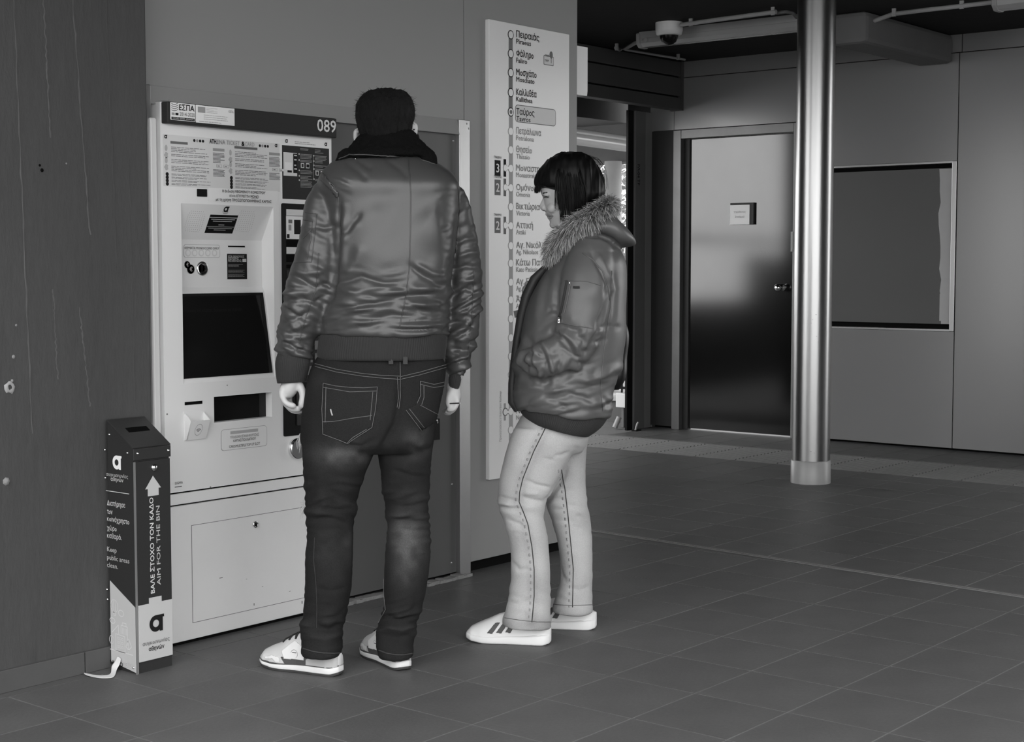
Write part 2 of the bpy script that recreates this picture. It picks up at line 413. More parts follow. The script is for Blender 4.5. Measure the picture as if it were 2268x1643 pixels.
hg = MB(); q = onX(1757, 535, XB)
hg.box(XB-.016, XB+.05, DY0-.004, DY0+.012, q.z-.07, q.z+.07); drb(hg, 'hinge', 'fixture')
# door sign box
s0, s1 = onX(1621, 450, XB+.045), onX(1672, 497, XB+.045)
ds = empty('door_sign', (XB+.045, s0.y, s1.z), label='small white square station office sign mounted on the metal door', cat='sign')
MB().box(-.022, 0, -abs(s0.y-s1.y), 0, 0, s0.z-s1.z).build('sign_box', 'darkmetal', ds)
MB().box(-.026, -.022, -abs(s0.y-s1.y)+.03, 0, 0, s0.z-s1.z-.015).build('sign_face', 'white', ds, bevel=.001)
for bd, dz in (('Υπεύθυνος', .085), ('Σταθμού', .05)):
    text(bd, (-.026, -(abs(s0.y-s1.y)-.03)/2, dz), (0, -1, 0), EZ, .014, 'inkpale', ds, align='c', nrm=(-1, 0, 0), bold=.006)
# empty poster frame on the back wall
pf = empty('poster_frame', (XB, SY, BZ0), label='empty recessed steel poster frame with dark backing on the back wall', cat='frame')
def pfb(mb, name, m, **kw):
    o = mb.build(name, m, pf, **kw); o.location = (-XB, -SY, -BZ0); return o
PY1 = DY0-.07
rim = .05
pfb(MB().box(XB-.004, XB+.085, SY+GAP, SY+.035, BZ0, BZ1), 'rim', 'boardtrim', bevel=.002)
pfb(MB().box(XB-.004, XB+.085, SY+.035, PY1, BZ1-.012, BZ1), 'rim', 'boardtrim')
pfb(MB().box(XB-.004, XB+.085, SY+.035, PY1, BZ0, BZ0+.012), 'rim', 'boardtrim')
pfb(MB().box(XB+.06, XB+.085, SY+.03, PY1, BZ0+.045, BZ1-.04), 'backing', 'board')
pfb(MB().box(XB+.08, XB+.089, SY+.03, PY1, BZ0+.012, BZ1-.012), 'recess_back', 'slotblack')
tp = []; za, zb = BZ0+.046, BZ1-.045
for k in range(15):
    t = k/14; tp.append((SY+.115+.05*t*(1 if t < .7 else 1)-.045*max(0, t-.55)+random.uniform(-.008, .008), za+(zb-za)*t))
pfb(MB().prism([(SY+.04, za)]+tp+[(SY+.04, zb)], 0, XB+.057, XB+.0595), 'torn_paper', 'tape')
pfb(MB().box(XB+.0555, XB+.057, SY+.045, SY+.13, za+.02, za+.2), 'tape_strip', 'tape')
# ---- far wall with roller shutter opening
XO = onY(1389, 600, YC).x
wf = MB(); wf.box(3.1, 7.3, YC, YC+.25, 0, CEIL); wf.box(7.3, XB+.085, YC+.02, YC+.25, onY(1498, 243, 6.29).z+.12, CEIL); wf.box(onY(1449, 600, YC).x, XB+.09, YC, YC+.25, 0, CEIL)
wf.build('wall_far', 'darkmetal', kind='structure')
sh = empty('roller_shutter', (8.4, YC, 0), label='dark roller shutter with planked housing and guide posts round the exit opening', cat='shutter')
def shb(mb, name, m, **kw):
    o = mb.build(name, m, sh, **kw); o.location = (-8.4, -YC, 0); return o
HB = onY(1498, 243, 6.29).z
zs = [HB, onY(1498, 214, 6.29).z, onY(1498, 170, 6.29).z, CEIL-.002]
for i in range(3):
    shb(MB().box(5.35, XB-.035, 6.29, 6.385, zs[i]+.006, zs[i+1]-.004), 'plank', 'planks', bevel=.004)
shb(MB().box(5.35, XB-.03, 6.386, YC-.002, HB+.10, CEIL-.01), 'housing_back', 'slotblack')
shb(MB().box(5.35, XB-.036, 6.31, 6.384, HB+.01, CEIL-.01), 'housing_core', 'slotblack')
shb(MB().box(XB-.029, XB-.002, 6.285, 6.385, HB, CEIL-.002), 'end_strip', 'planks')
def vx(px): return onY(px, 600, YC).x
shb(MB().box(7.3, vx(1400), YC+.0, YC+.04, HB+.10, HB+.2), 'rolled_curtain', 'darkmetal')
MB().box(8.3, 10.2, 6.9, 6.94, onY(1395, 273, 6.9).z, 2.8).build('trim_7', 'darkmetal', kind='structure')
shb(MB().box(vx(1388), vx(1400), YC-.01, YC+.012, 0, HB), 'guide_rail', 'black', bevel=.003)
shb(MB().box(vx(1401), vx(1424), YC-.02, YC+.05, 0, HB), 'guide_post', 'postgrey', bevel=.004)
shb(MB().box(vx(1425), vx(1441), YC-.015, YC+.05, 0, HB), 'guide_post', 'postpale', bevel=.004)
shb(MB().box(vx(1441), vx(1449), YC-.02, YC+.05, 0, HB), 'guide_post', 'postgrey', bevel=.004)
q = onY(1413, 370, YC-.02)
t_ = text('ΡΛ-04 ΤΡ', q-Vector((.006, 0, -.02)), (0, 0, -1), (1, 0, 0), .030, 'ink', sh, width=.155, nrm=NY); t_.location = (-8.4, -YC, 0)
# ---- ceiling, beam
cl = MB(); cl.box(1.2, XB+.3, .2, 6.85, CEIL, CEIL+.25); cl.box(4.2, XB+.3, -2.8, .2, CEIL, CEIL+.25); cl.build('ceiling', 'ceilpaint', kind='structure', fix=False)
MB().box(4.2, 12.5, -3.0, -2.8, 0, CEIL+.25).build('wall_right', 'concrete', kind='structure')
BY0, BY1 = onX(2111, 141, XB).y, onX(2032, 149, XB).y
bz = onX(2111, 141, XB).z
MB().box(8.45, XB-.001, BY0, BY1, bz, CEIL).build('trim_3', 'beampaint', kind='structure', bevel=.03)
# ---- outside beyond the shutter
og = MB().box(4, 60, 15, 60, -.3, -.05); og.box(16, 60, -9, 15, -.3, -.05); og.build('floor_outside', 'outground', kind='structure')
MB().box(8.3, 13.2, 6.95, 15, 2.62, 2.8).build('ceiling_outside', 'beampaint', kind='structure')
cb = onX(1340, 362, 12.6).z
MB().box(12.5, 12.8, 6.7, 15, cb, 2.62).build('trim_4', 'beampaint', kind='structure')

pw = MB(); pw.box(2.0, 7.2, 8.4, 8.6, -.1, .88); pw.box(2.0, 4.95, 8.35, 8.62, .88, 1.34); pw.box(2.0, 3.7, 8.3, 8.65, -.1, 2.62); pw.build('wall_outside', 'darkmetal', kind='structure')
MB().box(3.7, 7.2, 8.47, 8.53, 1.47, 1.53).build('trim_6', 'darkmetal', kind='structure')
# ================================================================== THINGS
# ---- steel column
cp = D(1800, 700, 8.67); cp.z = 0
colm = empty('steel_column', cp, label='round brushed steel column standing in front of the metal door', cat='column')
pr = [(.106, .10), (.106, 1.0), (.1055, 1.9), (.106, CEIL-.001)]
MB().lathe(pr, (0, 0, 0), n=64).build('shaft', 'steel', colm)
MB().lathe([(.112, .0), (.112, .125), (.108, .13), (.106, .13)], (0, 0, 0), n=48).build('base_collar', 'fixture', colm)
cr = MB(); ang0 = math.atan2(G(1832, 1060).y-cp.y, G(1832, 1060).x-cp.x)
for k in range(7):
    a0 = ang0-.12+k*.05; h = [.02, .035, .05, .06, .052, .05, .02][k]
    q = [(.1128*math.cos(a), .1128*math.sin(a)) for a in (a0, a0+.052)]
    cr.add([(q[0][0], q[0][1], .004), (q[1][0], q[1][1], .004), (q[1][0], q[1][1], h), (q[0][0], q[0][1], h)], [(0, 1, 2, 3)])
cr.build('corroded_patch', 'slotblack', colm, fix=False)
for x, y, r in ((1807, 697, .004), (1800, 708, .003), (1797, 716, .0025), (1808, 745, .004), (1811, 757, .0025), (1796, 1000, .004), (1803, 1003, .003)):
    p = D(x, y, 8.67-.1); p = p-cp; l = math.hypot(p.x, p.y); p = Vector((p.x/l*.1058, p.y/l*.1058, p.z))
    MB().lathe([(r, 0), (r*.5, r*.4)], p, n=6).build('paint_chip', 'slotblack', colm)
# ---- ceiling services
def clipat(mb, p, h=.05): mb.box(p.x-.008, p.x+.008, p.y-.012, p.y+.012, p.z-.014, CEIL); return mb
def conduit(name, pts, r, label, clips=()):
    o = empty(name, pts[0], label=label, cat='conduit'); q = [Vector(p)-Vector(pts[0]) for p in pts]
    MB().tube(q, r, 10).build('pipe', 'conduit', o)
    for c in clips:
        c = Vector(c)-Vector(pts[0]); mb = MB(); mb.box(c.x-.006, c.x+.006, c.y-.011, c.y+.011, c.z-r-.004, CEIL-pts[0].z-.0005); mb.build('clip', 'conduit', o)
    return o
zc = CEIL-.03
conduit('cable_conduit', [G(1508, 55, zc), G(1600, 42, zc), G(1719, 26, zc)], .013, 'pale cable conduit running from the dome camera towards the column', [G(1530, 52, zc), G(1712, 27, zc)])
conduit('cable_conduit', [G(1719, 29, zc), G(1740, 26, zc), G(1755, 28, zc), G(1764, 38, zc)], .011, 'short dark bent conduit end beside the column top', ()).children[0].data.materials[0] = MATS['postgrey']
conduit('cable_conduit', [G(1430, 88, zc-.03), G(1405, 96, zc-.02), G(1385, 108, zc), G(1372, 110, zc), G(1364, 106, zc)], .013, 'bent conduit feeding the end of the ceiling light near the shutter', [G(1366, 106, zc)])
conduit('cable_conduit', [G(1385, 110, zc), G(1450, 121, zc), G(1517, 132, zc)], .008, 'thin conduit along the ceiling edge above the shutter housing', [G(1502, 129, zc)])
conduit('cable_conduit', [G(1937, 46, zc-.02), G(1978, 31, zc), G(2050, 22, zc), G(2140, 12, zc), G(2206, 4, zc)], .013, 'pale cable conduit right of the column leading to a ceiling light', [G(1980, 30, zc), G(2130, 13, zc)])
def batten(p0, p1, label):
    p0, p1 = Vector(p0), Vector(p1); d = (p1-p0); L_ = d.length; o = empty('ceiling_light', p0, label=label, cat='light'); o.rotation_euler = (0, 0, math.atan2(d.y, d.x))
    t = CEIL-p0.z
    MB().prism([(-.055, .025), (-.06, t-.002), (.06, t-.002), (.055, .025)], 0, .02, L_-.02).build('tray', 'fixture', o, bevel=.004)
    MB().prism([(-.06, .03), (-.052, .0), (-.03, -.022), (.03, -.022), (.052, .0), (.06, .03)], 0, .025, L_-.025).build('cover', 'diffuser', o, bevel=.004)
    for x in (0, L_-.03): MB().prism([(-.064, t-.01), (-.064, .0), (-.034, -.027), (.034, -.027), (.064, .0), (.064, t-.01)], 0, x, x+.03).build('end_cap', 'fixture', o, bevel=.006)
zl = CEIL-.075
batten(G(1420, 99, zl), G(1800, 58, zl), 'long batten ceiling light passing behind the column')
batten(G(2206, 16, zl), G(2460, -14, zl), 'batten ceiling light cut by the top right edge of the picture')
# dome camera
dc = empty('dome_camera', G(1482, 50, CEIL), label='white ceiling dome security camera with dark glass bowl', cat='camera')
MB().lathe([(.085, -.001), (.085, -.05), (.078, -.075), (.062, -.082), (.058, -.078)], (0, 0, 0), n=36).build('housing', 'white', dc)
MB().lathe([(.058, -.078), (.056, -.095), (.045, -.118), (.025, -.133), (0, -.138)], (0, 0, 0), n=32).build('bowl', 'screenglass', dc)
# ---- outside things
oc = D(1357, 600, 15.2); oc.z = 0
MB().lathe([(.085, -.05), (.085, cb)], oc, n=32).build('concrete_pillar', 'kerb', label='pale round pillar outside beyond the shutter opening', cat='pillar')
of = empty('outside_light', onX(1290, 312, 11.0), label='bright strip light under the outside canopy', cat='light')
p0, p1 = onX(1225, 300, 10.4)-of.location, onX(1425, 328, 11.6)-of.location
MB().tube([p0, p1], .055, 12).build('tube_cover', 'diffuser', of)
MB().tube([p0+UZ*.05, p1+UZ*.05], .04, 8).build('tray', 'fixture', of)
for t in (.15, .85):
    q = p0+(p1-p0)*t; MB().tube([q+UZ*.05, Vector((q.x, q.y, 2.62-of.location.z))], .006, 6).build('hanger_rod', 'fixture', of)
lw = empty('low_wall', (9.95, 9, 0), label='low concrete kerb wall with pale coping outside the opening', cat='wall')
MB().box(-.1, .1, -2.35, 5, -.05, .17).build('wall_body', 'outground', lw)
MB().box(-.13, .13, -2.35, 5, .17, .205).build('coping', 'kerb', lw, bevel=.004)
rl = empty('metal_railing', (9.95, 9, .205), label='black metal railing standing on the low kerb wall outside', cat='railing')
for k in range(70): MB().box(-.006, .006, -2.3+k*.1, -2.288+k*.1, 0, .9).build('bar', 'black', rl)
MB().box(-.015, .015, -2.35, 4.9, .9, .93).build('rail', 'black', rl); MB().box(-.012, .012, -2.35, 4.9, .05, .07).build('rail', 'black', rl)
MB().box(-.03, .03, -2.35, 4.9, .12, .36).build('mesh_panel', 'darkmetal', rl)
b0 = G(1384, 925, .0); wbx = empty('junction_box', (9.57, onX(1384, 888, 9.55).y+.03, 0), label='white junction box on a post just outside the guide rail', cat='box')
zz0, zz1 = onX(1384, 903, 9.55).z, onX(1384, 871, 9.55).z
MB().box(-.03, .03, -.075, .05, zz0, zz1).build('cover', 'white', wbx, bevel=.006); MB().box(-.01, .01, -.012, .01, 0, zz0).build('post', 'postgrey', wbx)
pc = G(1378, 953); 
pp = empty('pipe_stub', pc+Vector((.03, .09, 0)), label='short pale pipe stub leaning at the foot of the guide rail', cat='pipe')
MB().tube([(0, 0, .012), (.03, -.02, .09)], .02, 16).build('pipe', 'fixture', pp); MB().tube([(.0295, -.0197, .0885), (.0303, -.0202, .0907)], .016, 12).build('pipe_bore', 'black', pp)
fw = G(1402, 954); fh_ = empty('floor_bolt', fw+Vector((0, -.02, 0)), label='small pale floor bolt at the foot of the shutter post', cat='bolt')
MB().tube([(0, 0, 0), (.012, -.008, .05), (.02, -.014, .065)], .008, 8).build('rod', 'fixture', fh_); MB().box(-.02, .05, -.02, .02, 0, .008).build('foot_plate', 'black', fh_)
def tree(px, dist, h, r, seed, label):
    rn = random.Random(seed); p = D(px, 600, dist); p.z = -.05; t = empty('tree', p, label=label, cat='tree')
    MB().tube([(0, 0, 0), (.05, .02, h*.3), (-.04, .05, h*.6), (.03, 0, h*.85)], [.06, .05, .035, .015], 8).build('trunk', 'bark', t)
    for mm, n in (('leafa', 5200), ('leafb', 2000)):
        mb = MB()
        for k in range(n):
            u = rn.uniform(-1, 1); a = rn.uniform(0, 6.283); rr = r*(rn.random()**.4); c = Vector((rr*math.cos(a)*math.sqrt(1-u*u), rr*math.sin(a)*math.sqrt(1-u*u), h*.55+u*h*.48))
            d1 = Vector((rn.gauss(0, 1), rn.gauss(0, 1), rn.gauss(0, 1))).normalized(); d2 = d1.orthogonal().normalized(); s = rn.uniform(.03, .07)
            mb.add([c-d1*s, c+d2*s*.5, c+d1*s, c-d2*s*.5], [(0, 1, 2, 3)])
        mb.build('foliage', mm, t, fix=False, kind='stuff')
tree(1432, 20, 4.4, 1.5, 1, 'leafy tree outside between the guide rail and the pale pillar')
tree(1262, 23.5, 4.2, 1.5, 2, 'leafy tree outside on the far side of the pale pillar')
tree(1540, 28, 4.4, 1.9, 3, 'leafy tree outside hidden mostly behind the shutter posts')
# ---- route map board
RX0, RX1, RZ0, RZ1, RY = onY(1083, 42, 3.95).x, onY(1261, 76, 3.95).x, .366, 2.192, 3.95
rm = empty('route_map_board', (4.95, RY, RZ0), label='tall white metro route map board with station names on the wall', cat='sign')
def rmb(o): o.location = (-4.95, -RY, -RZ0); return o
rmb(MB().box(RX0, RX1, RY, YW, RZ0, RZ1).build('board', 'signwhite', rm, bevel=.0015))
def rp(x, y): return onY(x, y, RY)
def seg(px0, py0, px1, py1, w, m, lift, name='route_line'):
    a_, b2 = rp(px0, py0), rp(px1, py1); cxm = (a_.x+b2.x)/2
    rmb(MB().box(cxm-w/2, cxm+w/2, RY-lift, RY, min(a_.z, b2.z), max(a_.z, b2.z)).build(name, m, rm))
seg(1131, 77, 1131, 248, .025, 'lineblue', .0006); seg(1131, 248, 1132, 998, .025, 'linepale', .0006)
ST = [(77, 'Πειραιάς', 'Piraeus'), (119, 'Φάληρο', 'Faliro'), (161, 'Μοσχάτο', 'Moschato'), (205, 'Καλλιθέα', 'Kallithea'), (248, 'Ταύρος', 'Tavros'), (291, 'Πετράλωνα', 'Petralona'), (332, 'Θησείο', 'Thissio'), (373, 'Μοναστηράκι', 'Monastiraki'), (416, 'Ομόνοια', 'Omonia'), (458, 'Βικτώρια', 'Victoria'), (500, 'Αττική', 'Attiki'), (544, 'Αγ. Νικόλαος', 'Ag. Nikolaos'), (583, 'Κάτω Πατήσια', 'Kato Patissia'), (625, 'Αγ. Ελευθέριος', 'Ag. Eleftherios'), (664, 'Άνω Πατήσια', 'Ano Patissia'), (706, 'Περισσός', 'Perissos'), (748, 'Πευκάκια', 'Pefkakia'), (789, 'Νέα Ιωνία', 'Nea Ionia'), (830, 'Ηράκλειο', 'Iraklio'), (871, 'Ειρήνη', 'Irini'), (911, 'Νερατζιώτισσα', 'Neratziotissa'), (952, 'Μαρούσι', 'Marousi'), (993, 'ΚΑΤ', 'KAT')]
WID = {'Πειραιάς': .149, 'Φάληρο': .112, 'Μοσχάτο': .132, 'Καλλιθέα': .132, 'Ταύρος': .118, 'Πετράλωνα': .162, 'Θησείο': .102}
def disc(px, py, r, m, lift, squash=1.0):
    c = rp(px, py); n = 24; rmb(MB().prism([(c.x+r*math.cos(6.2832*k/n), c.z+r*squash*math.sin(6.2832*k/n)) for k in range(n)], 1, RY-lift, RY-.0001).build('station_dot', m, rm))
for y, gr_, en in ST:
    past = y <= 248; im = 'ink' if past else ('inkgrey' if y < 900 else 'inkmid'); ie = 'ink' if past else 'inkgrey'
    disc(1131, y, .0185 if past else .0175, 'ink' if past else 'inkgrey', .0010); disc(1131, y, .0145, 'signwhite', .0016)
    if y == 248: disc(1131, y, .0085, 'lineblue', .0022)
    zt = rp(1143, y).z
    rmb(text(gr_, (RX0+(rp(1143, y).x-RX0), RY, zt-.0090), EX, EZ, .0260, im, rm, nrm=NY, bold=.014 if past else .008, width=WID.get(gr_)))
    rmb(text(en, (rp(1143, y).x, RY, zt-.0345), EX, EZ, .0195, ie, rm, nrm=NY, bold=.012 if past else .004, width={'Piraeus': .095, 'Faliro': .07, 'Moschato': .118, 'Kallithea': .105, 'Tavros': .092, 'Petralona': .115, 'Thissio': .088}.get(en)))
# current station frame
bx0, bx1 = rp(1141, 250).x, rp(1231, 258).x; bz1, bz0 = rp(1141, 231).z, rp(1141, 270).z
rmb(MB().prism(rrect(bx0, bx1, bz0, bz1, .016), 1, RY-.0004, RY).build('station_frame', 'inkmid', rm)); rmb(MB().prism(rrect(bx0+.003, bx1-.003, bz0+.003, bz1-.003, .013), 1, RY-.0008, RY).build('station_field', 'signtint', rm))
# interchanges
for y, num, nm in ((372, '3', 'ink'), (415, '2', 'inkmid'), (499, '2', 'inkmid')):
    c = rp(1102, y); rmb(MB().box(c.x-.0185, c.x+.0185, RY-.0006, RY, c.z-.031, c.z+.031).build('line_badge', nm, rm))
    rmb(text(num, (c.x, RY, c.z-.017), EX, EZ, .034, 'signwhite', rm, nrm=NY, align='c', lift=.0014))
    rmb(text('ΓΡΑΜΜΗ', (c.x, RY, c.z+.036), EX, EZ, .011, 'inkmid', rm, nrm=NY, align='c', width=.046))
    c2 = rp(1118, y); rmb(MB().box(c2.x-.008, c2.x+.008, RY-.0006, RY, c2.z-.035, c2.z+.035).build('line_bar', nm, rm))
    disc(1119, y, .0145, 'inkgrey', .0010); disc(1119, y, .0118, 'signwhite', .0017)
    c3 = rp(1125, y); rmb(MB().box(c2.x+.006, rp(1131, y).x-.008, RY-.0019, RY, c3.z-.005, c3.z+.005).build('link_bar', 'signwhite', rm))
c2 = rp(1118, 912); rmb(MB().box(c2.x-.006, c2.x+.006, RY-.0006, RY, c2.z-.035, c2.z+.035).build('line_bar', 'inkgrey', rm)); disc(1119, 912, .017, 'inkmid', .0010); disc(1119, 912, .0125, 'signwhite', .0017)
c3 = rp(1124, 912); rmb(MB().box(c2.x+.006, rp(1131, 912).x-.008, RY-.0014, RY, c3.z-.008, c3.z+.008).build('link_bar', 'inkmid', rm)); rmb(MB().box(c2.x+.004, rp(1131, 912).x-.006, RY-.0019, RY, c3.z-.005, c3.z+.005).build('link_bar', 'signwhite', rm))
q = rp(1110, 978); rmb(text('Προαστιακός / Suburban Railway', q, (0, 0, 1), (-1, 0, 0), .012, 'inkgrey', rm, width=.205, nrm=NY, bold=.004))
# tram badge
tx0, tx1, tz0, tz1 = rp(1204, 126).x, rp(1226, 130).x, rp(1204, 143).z, rp(1204, 122).z
rmb(MB().prism(rrect(tx0, tx1, tz0, tz1, .004), 1, RY-.0005, RY).build('tram_badge', 'inkmid', rm)); rmb(MB().prism(rrect(tx0+.003, tx1-.003, tz0+.003, tz1-.003, .003), 1, RY-.001, RY).build('tram_badge_field', 'signtint', rm))
rmb(text('ΤΡΑΜ', (tx0+.006, RY, tz0+.034), EX, EZ, .009, 'inkmid', rm, width=.028, nrm=NY, lift=.0016)); rmb(text('TRAM', (tx0+.006, RY, tz0+.014), EX, EZ, .009, 'ink', rm, width=.026, nrm=NY, lift=.0016))
cxx = tx1-.017; n = 14
rmb(MB().prism([(cxx+.010*math.cos(6.2832*k/n), tz0+.044+.015*math.sin(6.2832*k/n)) for k in range(n)], 1, RY-.0016, RY).build('tram_mark', 'inkmid', rm)); rmb(MB().box(cxx-.0015, cxx+.0015, RY-.0016, RY, tz0+.010, tz0+.032).build('tram_mark', 'inkmid', rm))
# ---- ticket machine
YM = 3.924
tmx = empty('ticket_machine', (3.47, YM, 0), label='white ticket vending machine with dark header sign set into the wall', cat='machine')
def W(o, par=None):
    par = par or o.parent; o.location = Vector((0, 0, 0))-par.location if par.parent is None else Vector((0, 0, 0)); return o
def mx(x, y=600, Y=YM): return onY(x, y, Y).x
def mz(x, y, Y=YM): return onY(x, y, Y).z
MX0, MXF, MX1 = mx(341, 500), mx(358, 500), mx(734, 330)
MTOP = 1.735
rx0, rx1 = mx(403, 600), mx(606, 500); rzt, rzb = mz(403, 450), mz(405, 850)
TR0, TR1, TRZ0, TRZ1 = mx(474, 900), mx(602, 890), mz(474, 936), mz(474, 879)
zs1 = mz(500, 1079)+.006   # seam between head and base cabinet
fb = MB()
fb.box(MXF, rx0, YM, YM+.1, zs1, MTOP); fb.box(rx1, MX1, YM, YM+.1, zs1, MTOP); fb.box(rx0, rx1, YM, YM+.1, rzt, MTOP)
fb.box(rx0, rx1, YM, YM+.1, TRZ1, rzb); fb.box(rx0, TR0, YM, YM+.1, TRZ0, TRZ1); fb.box(TR1, rx1, YM, YM+.1, TRZ0, TRZ1); fb.box(rx0, rx1, YM, YM+.1, zs1, TRZ0)
W(fb.build('front_panel', 'white', tmx, fix=False))
W(MB().box(MX0, MXF-.003, YM+.012, 4.06, .02, MTOP-.05).build('cabinet_side', 'white', tmx, bevel=.006))
W(MB().box(MX0+.01, MX1-.004, YM+.1, 4.065, .02, MTOP-.005).build('cabinet_body', 'whitebase', tmx))
zb2 = mz(500, 1104)
W(MB().box(MXF, MX1, YM+.004, YM+.1, zb2+.002, zs1-.006).build('base_rail', 'white', tmx, bevel=.003))
W(MB().box(MXF, MX1, YM, YM+.1, .012, zb2-.002).build('base_panel', 'whitebase', tmx, bevel=.003))
W(MB().box(MXF+.004, MX1-.004, YM+.012, YM+.09, 0, .7).build('base_shadow_gap', 'slotblack', tmx))
# base door: thin groove outline
bx0, bx1 = mx(425, 1270), mx(425, 1270)+.60; bz1, bz0 = mz(425, 1163), mz(425, 1380)
gv = MB()
for q in ((bx0, bx1, bz1-.0015, bz1), (bx0, bx1, bz0, bz0+.0015), (bx0, bx0+.0018, bz0, bz1), (bx1-.0018, bx1, bz0, bz1)): gv.box(q[0], q[1], YM-.0006, YM+.001, q[2], q[3])
W(gv.build('service_door', 'seam', tmx))
def lock(px, py, Y, par, r=.0115, m='chrome'):
    c = onY(px, py, Y); l = W(MB().lathe([(r, 0), (r, .006), (r*.75, .009), (r*.7, .007), (r*.55, .007)], c, axis='y', n=18).build('lock', m, par)); k = MB().lathe([(r*.6, .0065), (r*.5, .0085), (0, .0088)], c, axis='y', n=14).build('keyhole', 'black', par); W(k); return l
lock(564, 1161, YM, tmx)
for px_, py_, r in ((466, 1079, .003), (370, 917, .0025), (503, 853, .002)): W(MB().lathe([(r, 0), (r, .001), (0, .0015)], onY(px_, py_, YM), axis='y', n=8).build('rivet', 'inkmid', tmx))
sc = MB()
for x, y, w_, h_ in ((486, 1281, .014, .0022), (562, 1341, .003, .008), (545, 1283, .004, .0015), (668, 1337, .004, .01), (580, 1300, .006, .0015), (640, 1310, .008, .0012)):
    c = onY(x, y, YM); sc.box(c.x, c.x+w_, YM-.0004, YM, c.z, c.z+h_)
W(sc.build('scuff_marks', 'inkmid', tmx))
# recess
dR = .060
def zat(py, Y): return onY(405, py, Y).z
prof = [(rzt, 0.0), (zat(530, YM+dR), dR), (zat(637, YM+dR), dR), (zat(647, YM+dR-.012), dR-.010), (zat(842, YM+.006), .004), (rzb, 0.0)]
rc = MB(); n = len(prof)
vs = [(rx0, YM+d, z) for z, d in prof]+[(rx1, YM+d, z) for z, d in prof]
rc.add(vs, [(n+i, n+i+1, i+1, i) for i in range(n-1)])
rc.add([(rx1-.0006, YM, prof[0][0])]+[(rx1-.0006, YM+d, z) for z, d in prof[1:-1]]+[(rx1-.0006, YM, prof[-1][0])], [tuple(range(n))])
rc.add([(rx0+.0006, YM, prof[0][0])]+[(rx0+.0006, YM+d, z) for z, d in prof[1:-1]]+[(rx0+.0006, YM, prof[-1][0])], [tuple(range(n))])
W(rc.build('recess_panel', 'white', tmx))
# sloped grille plane
def slope(i):
    p0 = Vector((rx0, YM+prof[i][1], prof[i][0])); p1 = Vector((rx0, YM+prof[i+1][1], prof[i+1][0])); ez = (p0-p1).normalized(); nn = Vector((1, 0, 0)).cross(ez); return p1, ez, nn
def onP(x, y, p0, nn): d = ray(x, y); return EYE+d*((p0-EYE).dot(nn)/d.dot(nn))
sp0, sez, snn = slope(0)
def slab(name, m, corners, nn, t, par=tmx):   # thin quad plate from pixel corners on a plane
    q = [Vector(c) for c in corners]; return W(MB().hexa([c+nn*.0001 for c in q]+[c+nn*t for c in q]).build(name, m, par))
def sP(x, y): return onP(x, y, sp0, snn)
c0, c1 = sP(466, 475), sP(516, 517)
slab('notice_plate', 'black', [c0, Vector((sP(527, 478).x, c0.y, c0.z)), Vector((sP(527, 478).x, c1.y, c1.z)), Vector((c0.x, c1.y, c1.z))], snn, .001)
cx_ = (c0.x+sP(527, 478).x)/2
for k, (wd_, tt) in enumerate(((.06, .86), (.05, .76), (.04, .66), (.012, .46), (.06, .36), (.05, .27), (.025, .18))):
    c = c1+(c0-c1)*tt; c.x = cx_; W(MB().hexa([c+Vector((sx*wd_, 0, 0))+sez*dz+snn*h_ for h_ in (.0011, .0014) for sx, dz in ((-1, -.0012), (1, -.0012), (1, .0012), (-1, .0012))]).build('small_print', 'greyink' if k < 3 or k == 3 else 'inkgrey', tmx))
def logo_a(parent, p, ex, ez, nn, s, m, mbg=None, name='logo'):   # round letter with straight right stem and flag
    p, ex, ez, nn = Vector(p), Vector(ex), Vector(ez), Vector(nn)
    n = 28; mb = MB(); v = []
    for k in range(n):
        a_ = 2*math.pi*k/n
        v += [p+ex*(math.cos(a_)*.40*s)+ez*(math.sin(a_)*.42*s)+nn*.0013, p+ex*(math.cos(a_)*.19*s)+ez*(math.sin(a_)*.19*s)+nn*.0013]
    mb.add(v, [(2*k, 2*((k+1) % n), 2*((k+1) % n)+1, 2*k+1) for k in range(n)])
    def R_(x0, x1, z0, z1, l=.0016): mb.add([p+ex*x*s+ez*z*s+nn*l for x, z in ((x0, z0), (x1, z0), (x1, z1), (x0, z1))], [(0, 1, 2, 3)])
    R_(.22, .42, -.42, .42); R_(.0, .50, .28, .42, .0018)
    return mb.build(name, m, parent, fix=False)
W(logo_a(tmx, sP(500, 463)+snn*0, EX, sez, snn, .024, 'ink'))
for k, (y, w_) in enumerate(((469.5, .012), (473, .009))):
    c = sP(499, y); W(MB().hexa([c+Vector((sx*w_, 0, 0))+sez*dz+snn*h_ for h_ in (.0002, .0006) for sx, dz in ((-1, -.001), (1, -.001), (1, .001), (-1, .001))]).build('logo_print', 'inkmid', tmx))
for gx0, gx1 in ((429, 455), (540, 563)):
    hs = MB()
    for r_ in range(11):
        y = 468.5+r_*4.4; t = r_/10
        n0 = 7 if r_ in (0, 10) else (8 if r_ in (1, 9) else 9)
        for c_ in range(n0):
            x = gx0-9*t*1.35+(c_-(n0-1)/2)*4.5+8; p = sP(x, y+(c_-4)*.35)
            hs.add([p+Vector((math.cos(a_)*.0011, 0, 0))+sez*math.sin(a_)*.0011+snn*.0004 for a_ in (0, 1.05, 2.1, 3.14, 4.19, 5.24)], [tuple(range(6))])
    W(hs.build('speaker_holes', 'inkmid', tmx, fix=False))
